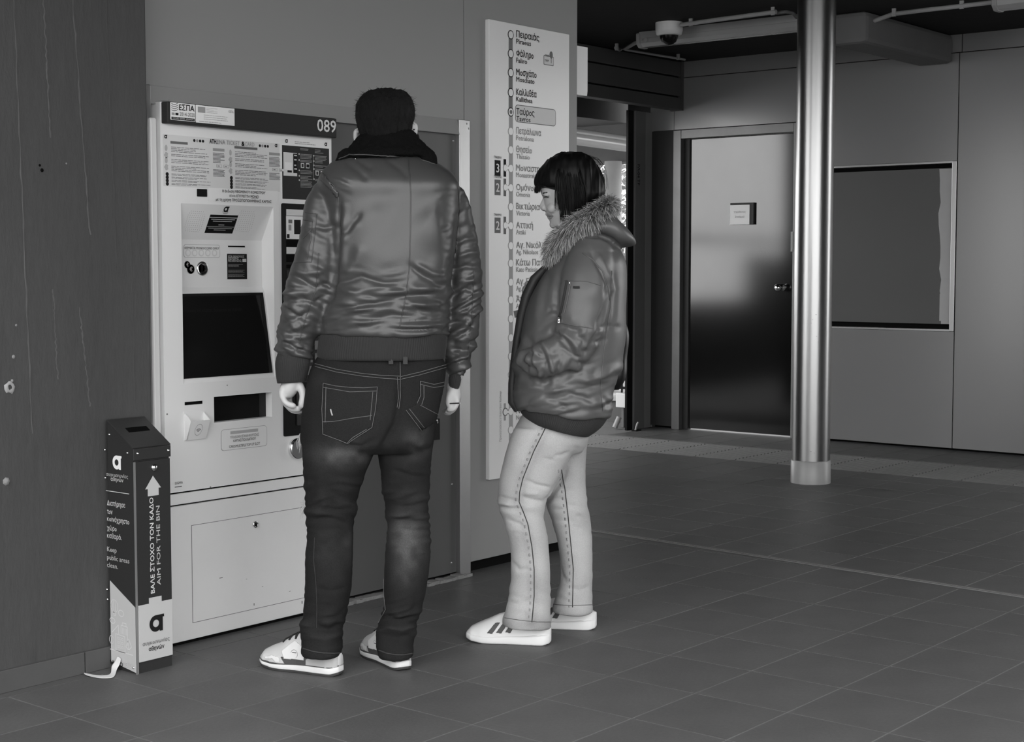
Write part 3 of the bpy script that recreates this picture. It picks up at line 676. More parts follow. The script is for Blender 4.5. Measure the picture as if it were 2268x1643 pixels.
# coin panel
YCN = YM+dR
def cpl(name, m, x0, y0, x1, y1, t=.001, r=0, Y=None):
    Y = Y or YCN; a_ = yrect(x0, y0, x1, y1, Y); return W(plate(name, m, tmx, *a_, Y, t, r))
def tx(body, x, y, Y, h, m, width=None, **kw): return W(ytext(body, x, y, Y, h, m, tmx, width=width, **kw))
cpl('coin_label', 'inkpale', 406.5, 541, 487, 571, .0006, .008); cpl('coin_label_field', 'white', 407.3, 541.9, 486.2, 570.2, .0010, .0075)
tx('ΚΕΡΜΑΤΑ ΜΟΝΟ/COINS ONLY', 408.5, 551.5, YCN-.001, .0075, 'inkmid', mx(485, 551, YCN)-mx(408.5, 551, YCN))
for k in range(5):
    c = onY(416+k*14.6, 560, YCN); W(MB().lathe([(.0115, .001), (.011, .0016), (.0095, .0013), (.0, .0013)], c, axis='y', n=18).build('coin_picture', 'papergrey', tmx)); W(MB().lathe([(.0075, .0015), (0, .0017)], c, axis='y', n=14).build('coin_picture', 'paper', tmx))
cpl('ticket_slot', 'slotblack', 505, 544, 542, 547.5, .0012)
cpl('poster_border', 'paper', 501, 560.5, 548.5, 620, .0006, .002); cpl('free_travel_poster', 'ink', 502.5, 562, 547, 618, .0010)
for k, (bd, xr) in enumerate((('ΕΙΣΑΙ ΔΙΚΑΙΟΥΧΟΣ', 540.5), ('ΕΛΕΥΘΕΡΗΣ', 528.5), ('ΜΕΤΑΚΙΝΗΣΗΣ;', 534.5))): tx(bd, 505, 570.3+k*4.7, YCN-.001, .0072, 'greyink', mx(xr, 570, YCN)-mx(505, 570, YCN), bold=.02)
cpl('poster_badge', 'greyink', 536.5, 573, 545, 580, .0013)
for k, y in enumerate((584.5, 597, 606.5)):
    a_ = yrect(505, y, 541, y+7, YCN); W(lines('small_print', 'inkgrey', tmx, a_[0], a_[1], a_[3], a_[2], YCN-.001, 3, .3, k))
for x, y, r in ((414.5, 586, .0105), (422, 596, .0135)):
    c = onY(x, y, YCN); l = .0012 if r < .012 else .0022
    W(MB().lathe([(r*1.12, l-.0006), (0, l-.0006)], c, axis='y', n=24).build('euro_badge', 'white', tmx)); W(MB().lathe([(r, l), (0, l)], c, axis='y', n=24).build('euro_badge', 'ink', tmx)); W(text('€', (c.x-.0005, YCN-l, c.z-r*.5), EX, EZ, r*1.0, 'whiteink', tmx, align='c', nrm=NY, bold=.02))
c = onY(446.5, 594.5, YCN); W(MB().lathe([(.0235, .0), (.0235, .005), (.021, .006), (.012, -.001), (0, -.003)], c, axis='y', n=32).build('coin_inlet', 'chrome', tmx)); W(MB().box(c.x-.002, c.x+.001, YCN-.003, YCN, c.z-.014, c.z+.014).build('coin_slot', 'black', tmx))
# screen
p3, ez3, n3 = slope(3)
sa, sb = 0.028, .975
top = Vector((0, YM+prof[3][1], prof[3][0])); bot = Vector((0, YM+prof[4][1], prof[4][0])); top = top+(bot-top)*.02; bot = top+(bot-top)*.985
def sq(x0, x1, l0, l1, a0=0.0, a1=1.0):
    return [Vector((x, 0, 0))+top+(bot-top)*t+n3*l for l in (l0, l1) for x, t in ((x0, a1), (x1, a1), (x1, a0), (x0, a0))]
sx0, sx1 = rx0+.003, rx1-.010
scr = W(MB().hexa(sq(sx0, sx1, .0005, .0025)).build('screen', 'screenglass', tmx))
W(MB().hexa(sq(sx1-.014, sx1, .0026, .0034)).build('screen_edge', 'black', tmx)); W(MB().hexa(sq(sx0, sx1, .0026, .0034, 0, .035)).build('screen_edge', 'black', tmx))
pt = Vector((sx0+.012, 0, 0))+top+(bot-top)*.22
W(text('Η εκτύπωση της κάρτας βρίσκεται σε εξέλιξη', pt, EX, ez3, .009, 'ink', tmx, width=(sx1-sx0)*.70, nrm=n3, lift=.003, bold=.003))
# front panel features under the screen
cpl('card_slot', 'slotblack', 409, 890.5, 448, 894, .0008, Y=YM)
hx0, hx1, hz0, hz1 = mx(406, 940), mx(455, 940), mz(406, 975), mz(406, 914)
W(plate('reader_plate', 'white', tmx, hx0, hx1, hz0-.003, hz1+.004, YM, .0015, .002))
rd = MB(); x0, x1 = hx0+.005, hx1-.002; za, zb_, zc_ = hz0, hz1-.004, hz0+.062
d1, d2 = .008, .032
rd.hexa([(x0, YM-d1, za), (x1-.006, YM-d1, za), (x1, YM, za), (x0, YM, za), (x0+.004, YM-d2, zc_), (x1-.008, YM-d2, zc_), (x1-.008, YM-d2+.004, zc_), (x0+.004, YM-d2+.004, zc_)])
for xx in (x0, x1-.007): rd.prism([(YM, za), (YM-d1, za), (YM-d2, zc_), (YM-.004, zb_), (YM, zb_)], 0, xx, xx+.004)
W(rd.build('contactless_reader', 'white', tmx))
er = Vector((0, -(d2-d1), zc_-za)).normalized(); nr = Vector((1, 0, 0)).cross(er); pc_ = Vector(((x0+x1-.004)/2, YM-(d1+d2)/2, (za+zc_)/2+.001))
sw = MB()
def arc(mb, c, r, w_, a0, a1, sx=1.0, n=14):
    v = []
    for k in range(n+1):
        a_ = a0+(a1-a0)*k/n
        for rr in (r-w_/2, r+w_/2): v.append(c+Vector((1, 0, 0))*rr*math.cos(a_)*sx+er*rr*math.sin(a_)+nr*.001)
    mb.add(v, [(2*k, 2*k+1, 2*k+3, 2*k+2) for k in range(n)])
arc(sw, pc_, .020, .0012, 0, 6.2832, .72, 28)
for r in (.004, .008, .012): arc(sw, pc_-er*.009, r, .0022, .75, 2.4)
W(sw.build('wave_symbol', 'inkmid', tmx, fix=False))
W(MB().box(TR0-.001, TR1+.001, YM+.085, YM+.095, TRZ0-.01, TRZ1+.01).build('tray_back', 'slotblack', tmx)); W(MB().box(TR0-.001, TR1-.032, YM+.03, YM+.034, TRZ0, TRZ1).build('tray_flap', 'screenglass', tmx)); W(MB().box(TR1-.03, TR1, YM+.03, YM+.034, TRZ0, TRZ1).build('tray_flap', 'screenbezel', tmx))
cpl('top_up_label', 'inkpale', 489, 953, 591, 987, .0006, .010, Y=YM)
a_ = list(yrect(489, 953, 591, 987, YM)); a_[3] = mz(489, 952); a_[2] = mz(489, 999)
W(plate('top_up_label', 'inkgrey', tmx, a_[0], a_[1], a_[2], a_[3], YM, .0007, .012)); W(plate('top_up_label_field', 'white', tmx, a_[0]+.0012, a_[1]-.0012, a_[2]+.0012, a_[3]-.0012, YM, .0011, .011))
xm = (a_[0]+a_[1])/2; H_ = a_[3]-a_[2]
W(MB().box(xm-.06, xm+.06, YM-.0016, YM-.001, a_[3]-.018, a_[3]-.008).build('top_up_slot', 'inkpale', tmx))
for bd, f_, w_, m_ in (('ΥΠΟΔΟΧΗ ΕΠΑΝΑΦΟΡΤΙΣΗΣ', .54, .125, 'inkgrey'), ('ΚΑΡΤΑΣ/ΠΟΛΛΑΠΛΟΥ', .36, .098, 'inkmid'), ('CARD/MULTIPLE TOP UP SLOT', .10, .134, 'inkmid')): W(text(bd, (xm, YM-.0011, a_[2]+H_*f_), EX, EZ, .0088, m_, tmx, align='c', width=w_, nrm=NY))
c = onY(655, 993, YM); W(MB().lathe([(.036, 0), (.036, .016), (.033, .018)], c, axis='y', n=36).build('button_ring', 'chrome', tmx)); W(MB().lathe([(.033, .018), (.0, .0185)], c, axis='y', n=36).build('button_face', 'postgrey', tmx))
tx('SIGMA', 387, 1073, YM, .008, 'inkmid', .032); a_ = yrect(387, 1075, 408, 1077, YM); W(plate('small_print', 'inkmid', tmx, a_[0], a_[0]+.028, a_[2], a_[2]+.003, YM, .0005))
# big instruction sticker
sX0, sX1 = mx(361, 350), mx(619, 350); sZ1 = mz(361, 297); sZ0 = mz(361, 412)
W(plate('instruction_sticker', 'papergrey', tmx, sX0, sX1, sZ0, sZ1, YM, .0006, .002)); YS = YM-.0006; SW = sX1-sX0; SH = sZ1-sZ0
def su(u): return sX0+SW*u
def sv(v): return sZ1-SH*v
W(text('ATH.', (su(.38), YS, sv(.105)), EX, EZ, .0135, 'ink', tmx, width=SW*.065, nrm=NY, bold=.03)); W(text('ENA', (su(.445), YS, sv(.105)), EX, EZ, .0135, 'inkgrey', tmx, width=SW*.07, nrm=NY)); W(text('TICKET', (su(.525), YS, sv(.105)), EX, EZ, .0135, 'inkgrey', tmx, width=SW*.115, nrm=NY, bold=.004)); W(text('&', (su(.655), YS, sv(.105)), EX, EZ, .0145, 'ink', tmx, nrm=NY, bold=.03)); W(text('CARD', (su(.685), YS, sv(.105)), EX, EZ, .0135, 'inkgrey', tmx, width=SW*.085, nrm=NY, bold=.004))
for u in (.02, .965): W(logo_a(tmx, (su(u), YS, sv(.045)), EX, EZ, NY, .013, 'ink'))
for u0 in (.255, .82):
    for k in range(4): W(MB().lathe([(.0048, .0005), (0, .0006)], (su(u0+k*.024), YS, sv(.075)), axis='y', n=12).build('print_dot', 'inkgrey' if k == 1 else 'ink', tmx))
for i, (u0, w_) in enumerate(((.0, 1.0), (.535, .93))):
    W(plate('print_bar', 'inkmid', tmx, su(u0+.06), su(u0+.06+.14*(1.45 if i else 1)), sv(.17), sv(.12), YS, .0005))
    for k, (v0, nl) in enumerate(((.22, 4), (.36, 2), (.46, 3), (.59, 4))):
        W(lines('small_print', 'inkmid', tmx, su(u0+.065), su(u0+.355*w_+.02), sv(v0), sv(v0+.03*nl), YS, nl, .34, 10*i+k))
        c = (su(u0+.025), YS, sv(v0+.04)); W(MB().prism([(c[0]+.009*math.cos(6.2832*q/10)*(.6+.4*((k*q) % 2)), c[2]+.010*math.sin(6.2832*q/10)) for q in range(10)], 1, YS-.0004, YS).build('print_icon', 'inkpale', tmx))
    for k in range(4):
        v0 = .765+k*.062; W(MB().lathe([(.0062, .0005), (0, .0006)], (su(u0+.03), YS, sv(v0)), axis='y', n=14).build('print_dot', 'ink', tmx)); W(lines('small_print', 'inkmid', tmx, su(u0+.065), su(u0+.385*w_), sv(v0-.022), sv(v0+.022), YS, 2, .4, 40+10*i+k))
    x0_, x1_ = su(u0+.41*(1 if not i else .90)), su(u0+.41*(1 if not i else .90)+.098)
    W(plate('print_bar', 'inkgrey', tmx, x0_, x1_, sv(.25), sv(.195), YS, .0005)); W(lines('small_print', 'inkmid', tmx, x0_, x1_, sv(.28), sv(.49), YS, 8, .5, 60+i)); W(lines('small_print', 'inkmid', tmx, x0_, x1_, sv(.61), sv(.76), YS, 6, .5, 70+i))
    for q in (0, 1):
        xx = x0_+.014+q*.03; W(plate('print_icon', 'inkgrey', tmx, xx, xx+.022, sv(.575), sv(.515), YS, .0004)); W(plate('print_icon', 'papergrey', tmx, xx+.0015, xx+.0205, sv(.568), sv(.522), YS, .0007)); W(plate('print_icon', 'inkmid', tmx, xx+.004, xx+.013, sv(.552), sv(.538), YS, .001))
# reduced fare note
nX0, nX1, nZ0, nZ1 = mx(461, 430), mx(615, 435), mz(461, 445), mz(461, 415.5)
W(plate('fare_note', 'paper', tmx, nX0, nX1, nZ0, nZ1, YM-.0008, .0006))
for k, (bd, w_) in enumerate((('Η έκδοση ΜΕΙΩΜΕΝΟΥ ΚΟΜΙΣΤΡΟΥ', .62), ('είναι ΕΠΙΤΡΕΠΤΗ ΜΟΝΟ', .42), ('με τη χρήση ΠΡΟΣΩΠΟΠΟΙΗΜΕΝΗΣ ΚΑΡΤΑΣ', .80))): W(text(bd, ((nX0+nX1)/2, YM-.0014, nZ1-.0125-k*.0142), EX, EZ, .0088, 'ink', tmx, align='c', width=(nX1-nX0)*w_, nrm=NY))
W(plate('underline', 'ink', tmx, (nX0+nX1)/2+.031, (nX0+nX1)/2+.062, nZ1-.0290, nZ1-.0280, YM-.0014, .0004))
W(plate('sensor_window', 'black', tmx, mx(436, 427), mx(458, 427), mz(436, 435), mz(436, 418), YM, .002, .002))
# poster on the right column
qX0, qX1, qZ0, qZ1 = mx(624, 370), mx(729, 370), mz(624, 440), mz(624, 304)
W(plate('metal_sale_poster', 'paper', tmx, qX0, qX1, qZ0, qZ1, YM, .0008)); QW, QH = qX1-qX0, qZ1-qZ0
W(plate('poster_field', 'navy', tmx, qX0+.001, qX1-.001, qZ0, qZ1-QH*.125, YM-.0008, .0004)); YQ = YM-.0012
for u in (.09, .92): W(logo_a(tmx, (qX0+QW*u, YM-.0008, qZ1-QH*.055), EX, EZ, NY, .014, 'ink'))
W(lines('small_print', 'inkgrey', tmx, qX0+QW*.27, qX0+QW*.75, qZ1-QH*.04, qZ1-QH*.095, YM-.0008, 2, .4, 5))
W(plate('poster_picture', 'papergrey', tmx, qX0+QW*.03, qX0+QW*.31, qZ1-QH*.62, qZ1-QH*.24, YQ, .0004)); W(plate('poster_picture', 'black', tmx, qX0+QW*.23, qX0+QW*.31, qZ1-QH*.57, qZ1-QH*.25, YQ-.0004, .0004)); W(plate('poster_picture', 'paper', tmx, qX0+QW*.06, qX0+QW*.20, qZ1-QH*.52, qZ1-QH*.40, YQ-.0004, .0004)); W(plate('poster_picture', 'ink', tmx, qX0+QW*.11, qX0+QW*.20, qZ1-QH*.565, qZ1-QH*.53, YQ-.0004, .0004))
for q, (vv, ww) in enumerate(((.29, .02), (.36, .018), (.45, .014), (.51, .02))): W(plate('poster_picture', 'greyink', tmx, qX0+QW*.25, qX0+QW*.25+ww*.6, qZ1-QH*vv, qZ1-QH*(vv-.02), YQ-.0008, .0004))
for i, u0 in enumerate((.38, .69)):
    W(lines('small_print', 'inkgrey', tmx, qX0+QW*u0, qX0+QW*(u0+.18), qZ1-QH*.15, qZ1-QH*(.19 if not i else .22), YQ, 2+i, .35, 80+i))
    for k, (v0, nl) in enumerate(((.24, 4), (.34, 2), (.51, 3), (.60, 3), (.67, 6)) if not i else ((.25, 4), (.34, 2), (.41, 2), (.47, 2), (.64, 2))): W(lines('small_print', 'inkgrey', tmx, qX0+QW*u0, qX0+QW*(u0+.25), qZ1-QH*v0, qZ1-QH*(v0+.022*nl), YQ, nl, .4, 90+10*i+k)); W(MB().lathe([(.003, .0003), (0, .0004)], (qX0+QW*(u0-.025), YQ, qZ1-QH*(v0+.01)), axis='y', n=8).build('print_dot', 'greyink', tmx))
    for k in (0, 1): W(plate('poster_icon', 'greyink' if not k else 'paper', tmx, qX0+QW*(u0+.01+k*.11), qX0+QW*(u0+.08+k*.11), qZ1-QH*(.475+.11*i), qZ1-QH*(.395+.11*i), YQ, .0004, .002)); W(plate('poster_icon', 'navy' if not k else 'black', tmx, qX0+QW*(u0+.025+k*.11-.01*k), qX0+QW*(u0+.065+k*.11+.01*k), qZ1-QH*(.465+.11*i), qZ1-QH*(.41+.11*i), YQ-.0004, .0003))
W(plate('poster_rule', 'greyink', tmx, qX0+QW*.655, qX0+QW*.658, qZ1-QH*.66, qZ1-QH*.25, YQ, .0003))
# payment column
kX0, kX1, kZ0, kZ1 = mx(625, 700), mx(729, 400), mz(627, 967), mz(625, 450)
W(plate('payment_panel', 'black', tmx, kX0, kX1, kZ0, kZ1, YM, .004, .006)); YK = YM-.004; KW, KH = kX1-kX0, kZ1-kZ0
def kp_(name, m, x0, y0, x1, y1, t=.0008): a_ = yrect(x0, y0, x1, y1, YK); return W(plate(name, m, tmx, kX0+(x0-625)*(KW/104), kX0+(x1-625)*(KW/104), mz(630, y1, YK), mz(630, y0, YK), YK, t))
kp_('payment_picture', 'papergrey', 634, 463, 722, 478); kp_('payment_leaflet', 'paper', 633.5, 477, 722, 529); kp_('payment_picture', 'ink', 650, 486, 664, 518, .0012); kp_('payment_picture', 'inkmid', 638, 486, 646, 494, .0012); kp_('payment_picture', 'ink', 634.5, 518, 640, 527, .0012); kp_('payment_picture', 'inkgrey', 638, 497, 644, 510, .0012)
kp_('reader_slot', 'slotblack', 633.5, 531, 722, 546); kp_('reader_slot', 'papergrey', 633.5, 547, 722, 562); kp_('reader_slot', 'slotblack', 633.5, 564, 722, 580); kp_('reader_slot', 'slotblack', 633.5, 586, 722, 594); kp_('reader_slot', 'navy', 633.5, 598, 722, 700); kp_('keypad', 'navy', 640, 720, 720, 850)
kp_('reader_mouth', 'darkmetal', 652, 860, 662, 945, .004); kp_('reader_mouth', 'slotblack', 663, 860, 720, 945)
for r_ in range(4):
    for c_ in range(3): kp_('key', 'postgrey', 648+c_*22, 730+r_*28, 664+c_*22, 750+r_*28, .004)
# header sign box
YHD = 3.894
hX0, hX1 = mx(371, 245, YHD), mx(746, 284, YHD); hZ1, hZ0 = mz(371, 224, YHD), mz(371, 272, YHD)
hdr = W(MB().prism(rrect(hX0, hX1, hZ0, hZ1, .004), 1, YHD, YHD+.05).build('header_sign', 'navy', tmx, bevel=.003))
W(MB().box(hX0+.006, hX0+.01, YHD+.001, YHD+.05, hZ1, hZ1+.004).build('header_clip', 'steelframe', tmx))
eX0, eX1, eZ0, eZ1 = mx(377, 250, YHD), mx(432, 255, YHD), mz(377, 265, YHD), mz(377, 226, YHD); YE = YHD-.0008
W(plate('funding_sticker', 'paper', tmx, eX0, eX1, eZ0, eZ1, YHD, .0008, .003)); EH, EW = eZ1-eZ0, eX1-eX0
W(text('ΕΣΠΑ', (eX0+EW*.34, YE, eZ0+EH*.60), EX, EZ, EH*.32, 'ink', tmx, width=EW*.62, nrm=NY, bold=.016)); W(text('2014-2020', (eX0+EW*.36, YE, eZ0+EH*.27), EX, EZ, EH*.22, 'inkmid', tmx, width=EW*.61, nrm=NY, bold=.004))
W(plate('sticker_bar', 'ink', tmx, eX0+EW*.04, eX1-EW*.03, eZ0+EH*.03, eZ0+EH*.18, YE, .0004)); W(text('ανάπτυξη - εργασία - αλληλεγγύη', (eX0+EW*.08, YE-.0004, eZ0+EH*.08), EX, EZ, EH*.07, 'whiteink', tmx, width=EW*.84, nrm=NY, lift=.0006)); W(plate('flag_mark', 'inkgrey', tmx, eX0+EW*.05, eX0+EW*.17, eZ0+EH*.28, eZ0+EH*.42, YE, .0004)); W(plate('flag_mark', 'ink', tmx, eX0+EW*.20, eX0+EW*.32, eZ0+EH*.29, eZ0+EH*.42, YE, .0004))
wv = MB()
for k in range(4):
    pts = [(eX0+EW*(.04+.26*t), eZ0+EH*(.93-.12*k-.08*math.sin(math.pi*t)+.06*t)) for t in np.linspace(0, 1, 9)]
    for (xa, z_a), (xb, z_b) in zip(pts[:-1], pts[1:]): wv.add([(xa, YE-.0006, z_a-EH*.012), (xb, YE-.0006, z_b-EH*.012), (xb, YE-.0006, z_b+EH*.02), (xa, YE-.0006, z_a+EH*.02)], [(0, 1, 2, 3)])
W(wv.build('wave_mark', 'ink', tmx, fix=False))
gX0, gX1 = mx(433.5, 255, YHD), mx(519, 258, YHD); gZ0, gZ1 = mz(433.5, 271, YHD), mz(433.5, 232, YHD)
W(plate('funding_plate', 'paper', tmx, gX0, gX1, gZ0, gZ1, YHD, .0008)); GW, GH = gX1-gX0, gZ1-gZ0
W(plate('flag_mark', 'inkgrey', tmx, gX0+GW*.05, gX0+GW*.24, gZ1-GH*.42, gZ1-GH*.09, YHD-.0008, .0004)); W(lines('small_print', 'inkpale', tmx, gX0+GW*.27, gX0+GW*.55, gZ1-GH*.08, gZ1-GH*.42, YHD-.0008, 4, .3, 3)); W(lines('small_print', 'inkpale', tmx, gX0+GW*.2, gX0+GW*.82, gZ1-GH*.48, gZ1-GH*.82, YHD-.0008, 3, .3, 4)); W(lines('small_print', 'inkpale', tmx, gX0+GW*.08, gX0+GW*.95, gZ1-GH*.86, gZ1-GH*.97, YHD-.0008, 1, .4, 6)); W(text('ΕΣΠΑ', (gX0+GW*.84, YHD-.0008, gZ1-GH*.26), EX, EZ, GH*.13, 'inkpale', tmx, width=GW*.13, nrm=NY))
W(text('089', (mx(702, 285, YHD), YHD, mz(704, 290, YHD)), EX, EZ, .041, 'whiteink', tmx, width=mx(744, 285, YHD)-mx(702, 285, YHD), nrm=NY, bold=.012))
# ---- litter bin
BX0, BX1, BYF, BYB = 2.806, 2.941, 3.745, 3.868
def bz(x, y): return onY(x, y, BYF).z
ZF = bz(291, 994)+.004; ZBk = onY(227, 930, BYB).z
bn = empty('litter_bin', (BX0, BYF, 0), label='slim black and grey litter bin with sloped slotted lid beside the ticket machine', cat='bin')
W(MB().prism([(BYF+.004, .0), (BYB, 0), (BYB, ZBk-.006), (BYF+.004, ZF-.006)], 0, BX0+.002, BX1-.001).build('body', 'binmetal', bn))
# side sheet with pale lower corner
def bl(x, y): return onX(x, y, BX0)
side = MB().prism([(BYF, .004), (BYB, .02), (BYB, ZBk-.001), (BYF, ZF-.001)], 0, BX0-.0015, BX0+.001); W(side.build('side_sheet', 'navy', bn))
zlo_b, zlo_f = bl(235, 1283).z, bl(299, 1345).z
W(MB().prism([(BYF+.0005, .005), (BYB-.0005, .021), (BYB-.0005, zlo_b), (BYF+.0005, zlo_f)], 0, BX0-.0022, BX0-.0015).build('side_print', 'binlight', bn))
lid = MB(); sd = Vector((0, BYB-BYF, ZBk-ZF)); L_ = sd.length; sdn = sd.normalized(); nl = Vector((0, -sdn.z, sdn.y))
def lq(x0, x1, t0, t1, l0, l1): return [Vector((x, BYF, ZF))+sd*t+nl*l for l in (l0, l1) for x, t in ((x0, t0), (x1, t0), (x1, t1), (x0, t1))]
lid.hexa(lq(BX0-.003, BX1+.002, -.02, 1.0, -.004, .0)); W(lid.build('lid', 'binmetal', bn, bevel=.001))
W(MB().hexa(lq(BX0+.032, BX1-.025, .50, .66, .0, .0006)).build('litter_slot', 'slotblack', bn))
fz1, fz0 = ZF-.005, bz(300, 1021)
W(MB().box(BX0-.001, BX1+.001, BYF-.003, BYF+.004, fz0+.002, fz1).build('front_band', 'binmetal', bn, bevel=.001))
dz0, dz1 = bz(303, 1468), fz0-.003; xl, xr_ = BX0+.008, BX1-.003
split = bz(302, 1342)
W(MB().box(xl, xr_, BYF-.003, BYF+.004, split, dz1).build('front_door', 'navy', bn)); W(MB().box(xl, xr_, BYF-.003, BYF+.004, dz0, split).build('front_door_print', 'binlight', bn)); W(MB().box(BX0+.004, BX1-.002, BYF+.003, BYF+.02, 0, dz0+.005).build('plinth', 'binmetal', bn))
W(MB().box(BX0-.001, BX0+.007, BYF-.001, BYF+.004, 0, dz1).build('corner_trim', 'boardtrim', bn))
FYB = BYF-.003
# notch and arrow
cxb = (xl+xr_)/2
W(MB().box(cxb-.024, cxb+.023, FYB-.0005, FYB, split-.001, split+.017).build('arrow_tail', 'binlight', bn))
az1, az0 = bz(340, 1053), bz(340, 1097)
W(MB().prism([(cxb-.022, az0), (cxb+.018, az0), (cxb+.018, az0+.022), (cxb+.027, az0+.022), (cxb-.002, az1), (cxb-.031, az0+.022), (cxb-.022, az0+.022)], 1, FYB-.0006, FYB).build('arrow_print', 'binlight', bn))
def vt(body, x, z0, z1, h, m): W(text(body, (x, FYB, z0), (0, 0, 1), (-1, 0, 0), h, m, bn, width=z1-z0, nrm=NY, bold=.016 if m == 'whiteink' else .004))
vt('ΒΑΛΕ ΣΤΟΧΟ ΤΟΝ ΚΑΔΟ', cxb-.003, bz(334, 1314), bz(334, 1101), .0145, 'whiteink'); vt('AIM FOR THE BIN', cxb+.020, bz(351, 1295), bz(351, 1119), .0135, 'greyink')
W(logo_a(bn, (cxb+.000, FYB, bz(343, 1380)), EX, EZ, NY, .060, 'ink')); W(text('συγκοινωνίες', (cxb, FYB, bz(343, 1424)), EX, EZ, .0115, 'inkmid', bn, width=.100, align='c', nrm=NY, bold=.006)); W(text('αθηνών', (cxb+.001, FYB, bz(343, 1438)), EX, EZ, .0125, 'ink', bn, width=.058, align='c', nrm=NY, bold=.02))
c = onY(340, 1035, FYB); W(MB().lathe([(.011, 0), (.011, .005), (.008, .009), (0, .010)], c, axis='y', n=18).build('lock', 'chrome', bn))
for x, y in ((305, 1004), (373, 997)): W(MB().lathe([(.0042, 0), (.003, .003), (0, .0036)], onY(x, y, FYB), axis='y', n=10).build('screw', 'chrome', bn))
SXN = (-1, 0, 0); SEX = (0, -1, 0); XS = BX0-.0015
def st(body, x, y, h, m, width, bold=.012, align='l', X=XS): W(text(body, onX(x, y, X), SEX, EZ, h, m, bn, width=width, nrm=SXN, bold=bold, align=align))
def bw(x0, x1, y): return abs(onX(x0, y, XS).y-onX(x1, y, XS).y)
W(logo_a(bn, onX(259, 1024, XS), SEX, EZ, SXN, .050, 'whiteink'))
st('συγκοινωνίες', 236, 1053, .0105, 'greyink', bw(236, 284, 1053), .004); st('αθηνών', 246, 1064, .011, 'whiteink', bw(246, 274, 1064), .02)
a_, b2 = onX(235, 1086, XS), onX(286, 1092, XS); W(MB().box(XS-.0006, XS, b2.y, a_.y, a_.z-.0012, a_.z+.0008).build('rule_print', 'greyink', bn))
for bd, y, xr, m_, bo in (('Διατήρησε', 1118, 278, 'whiteink', .02), ('τον', 1137, 250, 'whiteink', .02), ('κοινόχρηστο', 1153, 287, 'whiteink', .02), ('χώρο', 1173, 259, 'whiteink', .02), ('καθαρό.', 1190, 270, 'whiteink', .02), ('Keep', 1220, 259, 'greyink', .008), ('public areas', 1238, 287, 'greyink', .008), ('clean.', 1255, 262, 'greyink', .008)): st(bd, 238, y, .0145, m_, bw(238, xr, y), bo)
for x, y in ((232, 996), (282, 1003), (242, 962), (233, 1058), (237, 1305), (238, 1327), (296, 1479)): W(MB().lathe([(.0036, 0), (.0026, .0026), (0, .003)], onX(x, y, XS-.0006), axis='x', n=10).build('screw', 'chrome', bn))
# city drawing in pale line on the side print
XP2 = XS-.0009; dw = MB()
def dl(pts, w_=.0011, closed=False):
    q = [onX(x, y, XP2) for x, y in pts]+([onX(*pts[0], XP2)] if closed else [])
    for u_, v_ in zip(q[:-1], q[1:]):
        d_ = (v_-u_).normalized(); s_ = Vector((0, -d_.z, d_.y))*w_; dw.add([u_-s_-d_*w_*.5, v_-s_+d_*w_*.5, v_+s_+d_*w_*.5, u_+s_-d_*w_*.5], [(0, 1, 2, 3)])
def circ(cx_, cy_, rx_, ry_, n=16): return [(cx_+rx_*math.cos(6.2832*k/n), cy_+ry_*math.sin(6.2832*k/n)+rx_*math.cos(6.2832*k/n)*.35) for k in range(n)]
dl(circ(253, 1342, 8, 14), closed=True); dl(circ(253, 1342, 3, 14), closed=True); dl([(251, 1356), (251, 1362), (256, 1363), (256, 1357)], closed=True)
dl(circ(268, 1358, 6, 7, 8), closed=True); dl(circ(249, 1374, 6, 6, 8), closed=True)
dl([(248, 1400), (262, 1384), (263, 1406)]); dl([(268, 1384), (282, 1389), (283, 1430)]); dl([(268, 1384), (268, 1404)]); dl([(271, 1384), (271, 1379), (279, 1381), (279, 1387)])
for k in range(4): dl([(271+k*3, 1390+k), (271+k*3, 1404+k)])
dl([(256, 1403), (276, 1410), (277, 1446), (257, 1440)], closed=True)
for r_ in range(3):
    for c_ in range(3): dl([(260+c_*5, 1410+r_*9+c_*1.6), (263+c_*5, 1411+r_*9+c_*1.6), (263+c_*5, 1416+r_*9+c_*1.6), (260+c_*5, 1415+r_*9+c_*1.6)], .0007, True)
dl(circ(247, 1416, 4.5, 9), closed=True); dl([(247, 1412), (247, 1436)]); dl([(285, 1414), (279, 1432), (285, 1440), (291, 1433)], closed=True); dl([(285, 1424), (285, 1448)]); dl([(241, 1436), (294, 1451)], .0012)
W(dw.build('city_drawing', 'binline', bn, fix=False))
st('JUNGO', 241, 1468, .0125, 'ink', bw(241, 273, 1468), .008, X=XP2); st('ZERO', 274, 1474, .0125, 'binline', bw(274, 292, 1474), .008, X=XP2)
# strip of paper curling off the bin foot
pc0 = [G(190, 1499), G(215, 1503), G(240, 1503), G(255, 1500, .002)]
pts = [Vector((p.x, p.y, .0015)) for p in pc0]+[Vector((2.785, 3.818, .006)), Vector((2.792, 3.815, .016)), Vector((2.797, 3.813, .028)), Vector((2.7985, 3.811, .040))]
ps = MB(); vs = []
for i, p in enumerate(pts):
    wdv = Vector((.35, .94, 0))*.034 if i < 4 else Vector((.1, .99, .12))*(.034-.003*(i-3))
    cu = .004*(1 if i in (0,) else 0)
    vs += [p+UZ*cu, p+wdv*.5+UZ*cu, p+wdv+UZ*(cu+.001)]
ps.add(vs, [(3*i+k, 3*i+k+1, 3*i+k+4, 3*i+k+3) for i in range(len(pts)-1) for k in range(2)], True)
po = ps.build('paper_strip', 'paper', label='curled strip of torn pale paper lying on the floor at the bin foot', cat='paper'); sm = po.modifiers.new('sub', 'SUBSURF'); sm.levels = sm.render_levels = 2; so_ = po.modifiers.new('sol', 'SOLIDIFY'); so_.thickness = .0006
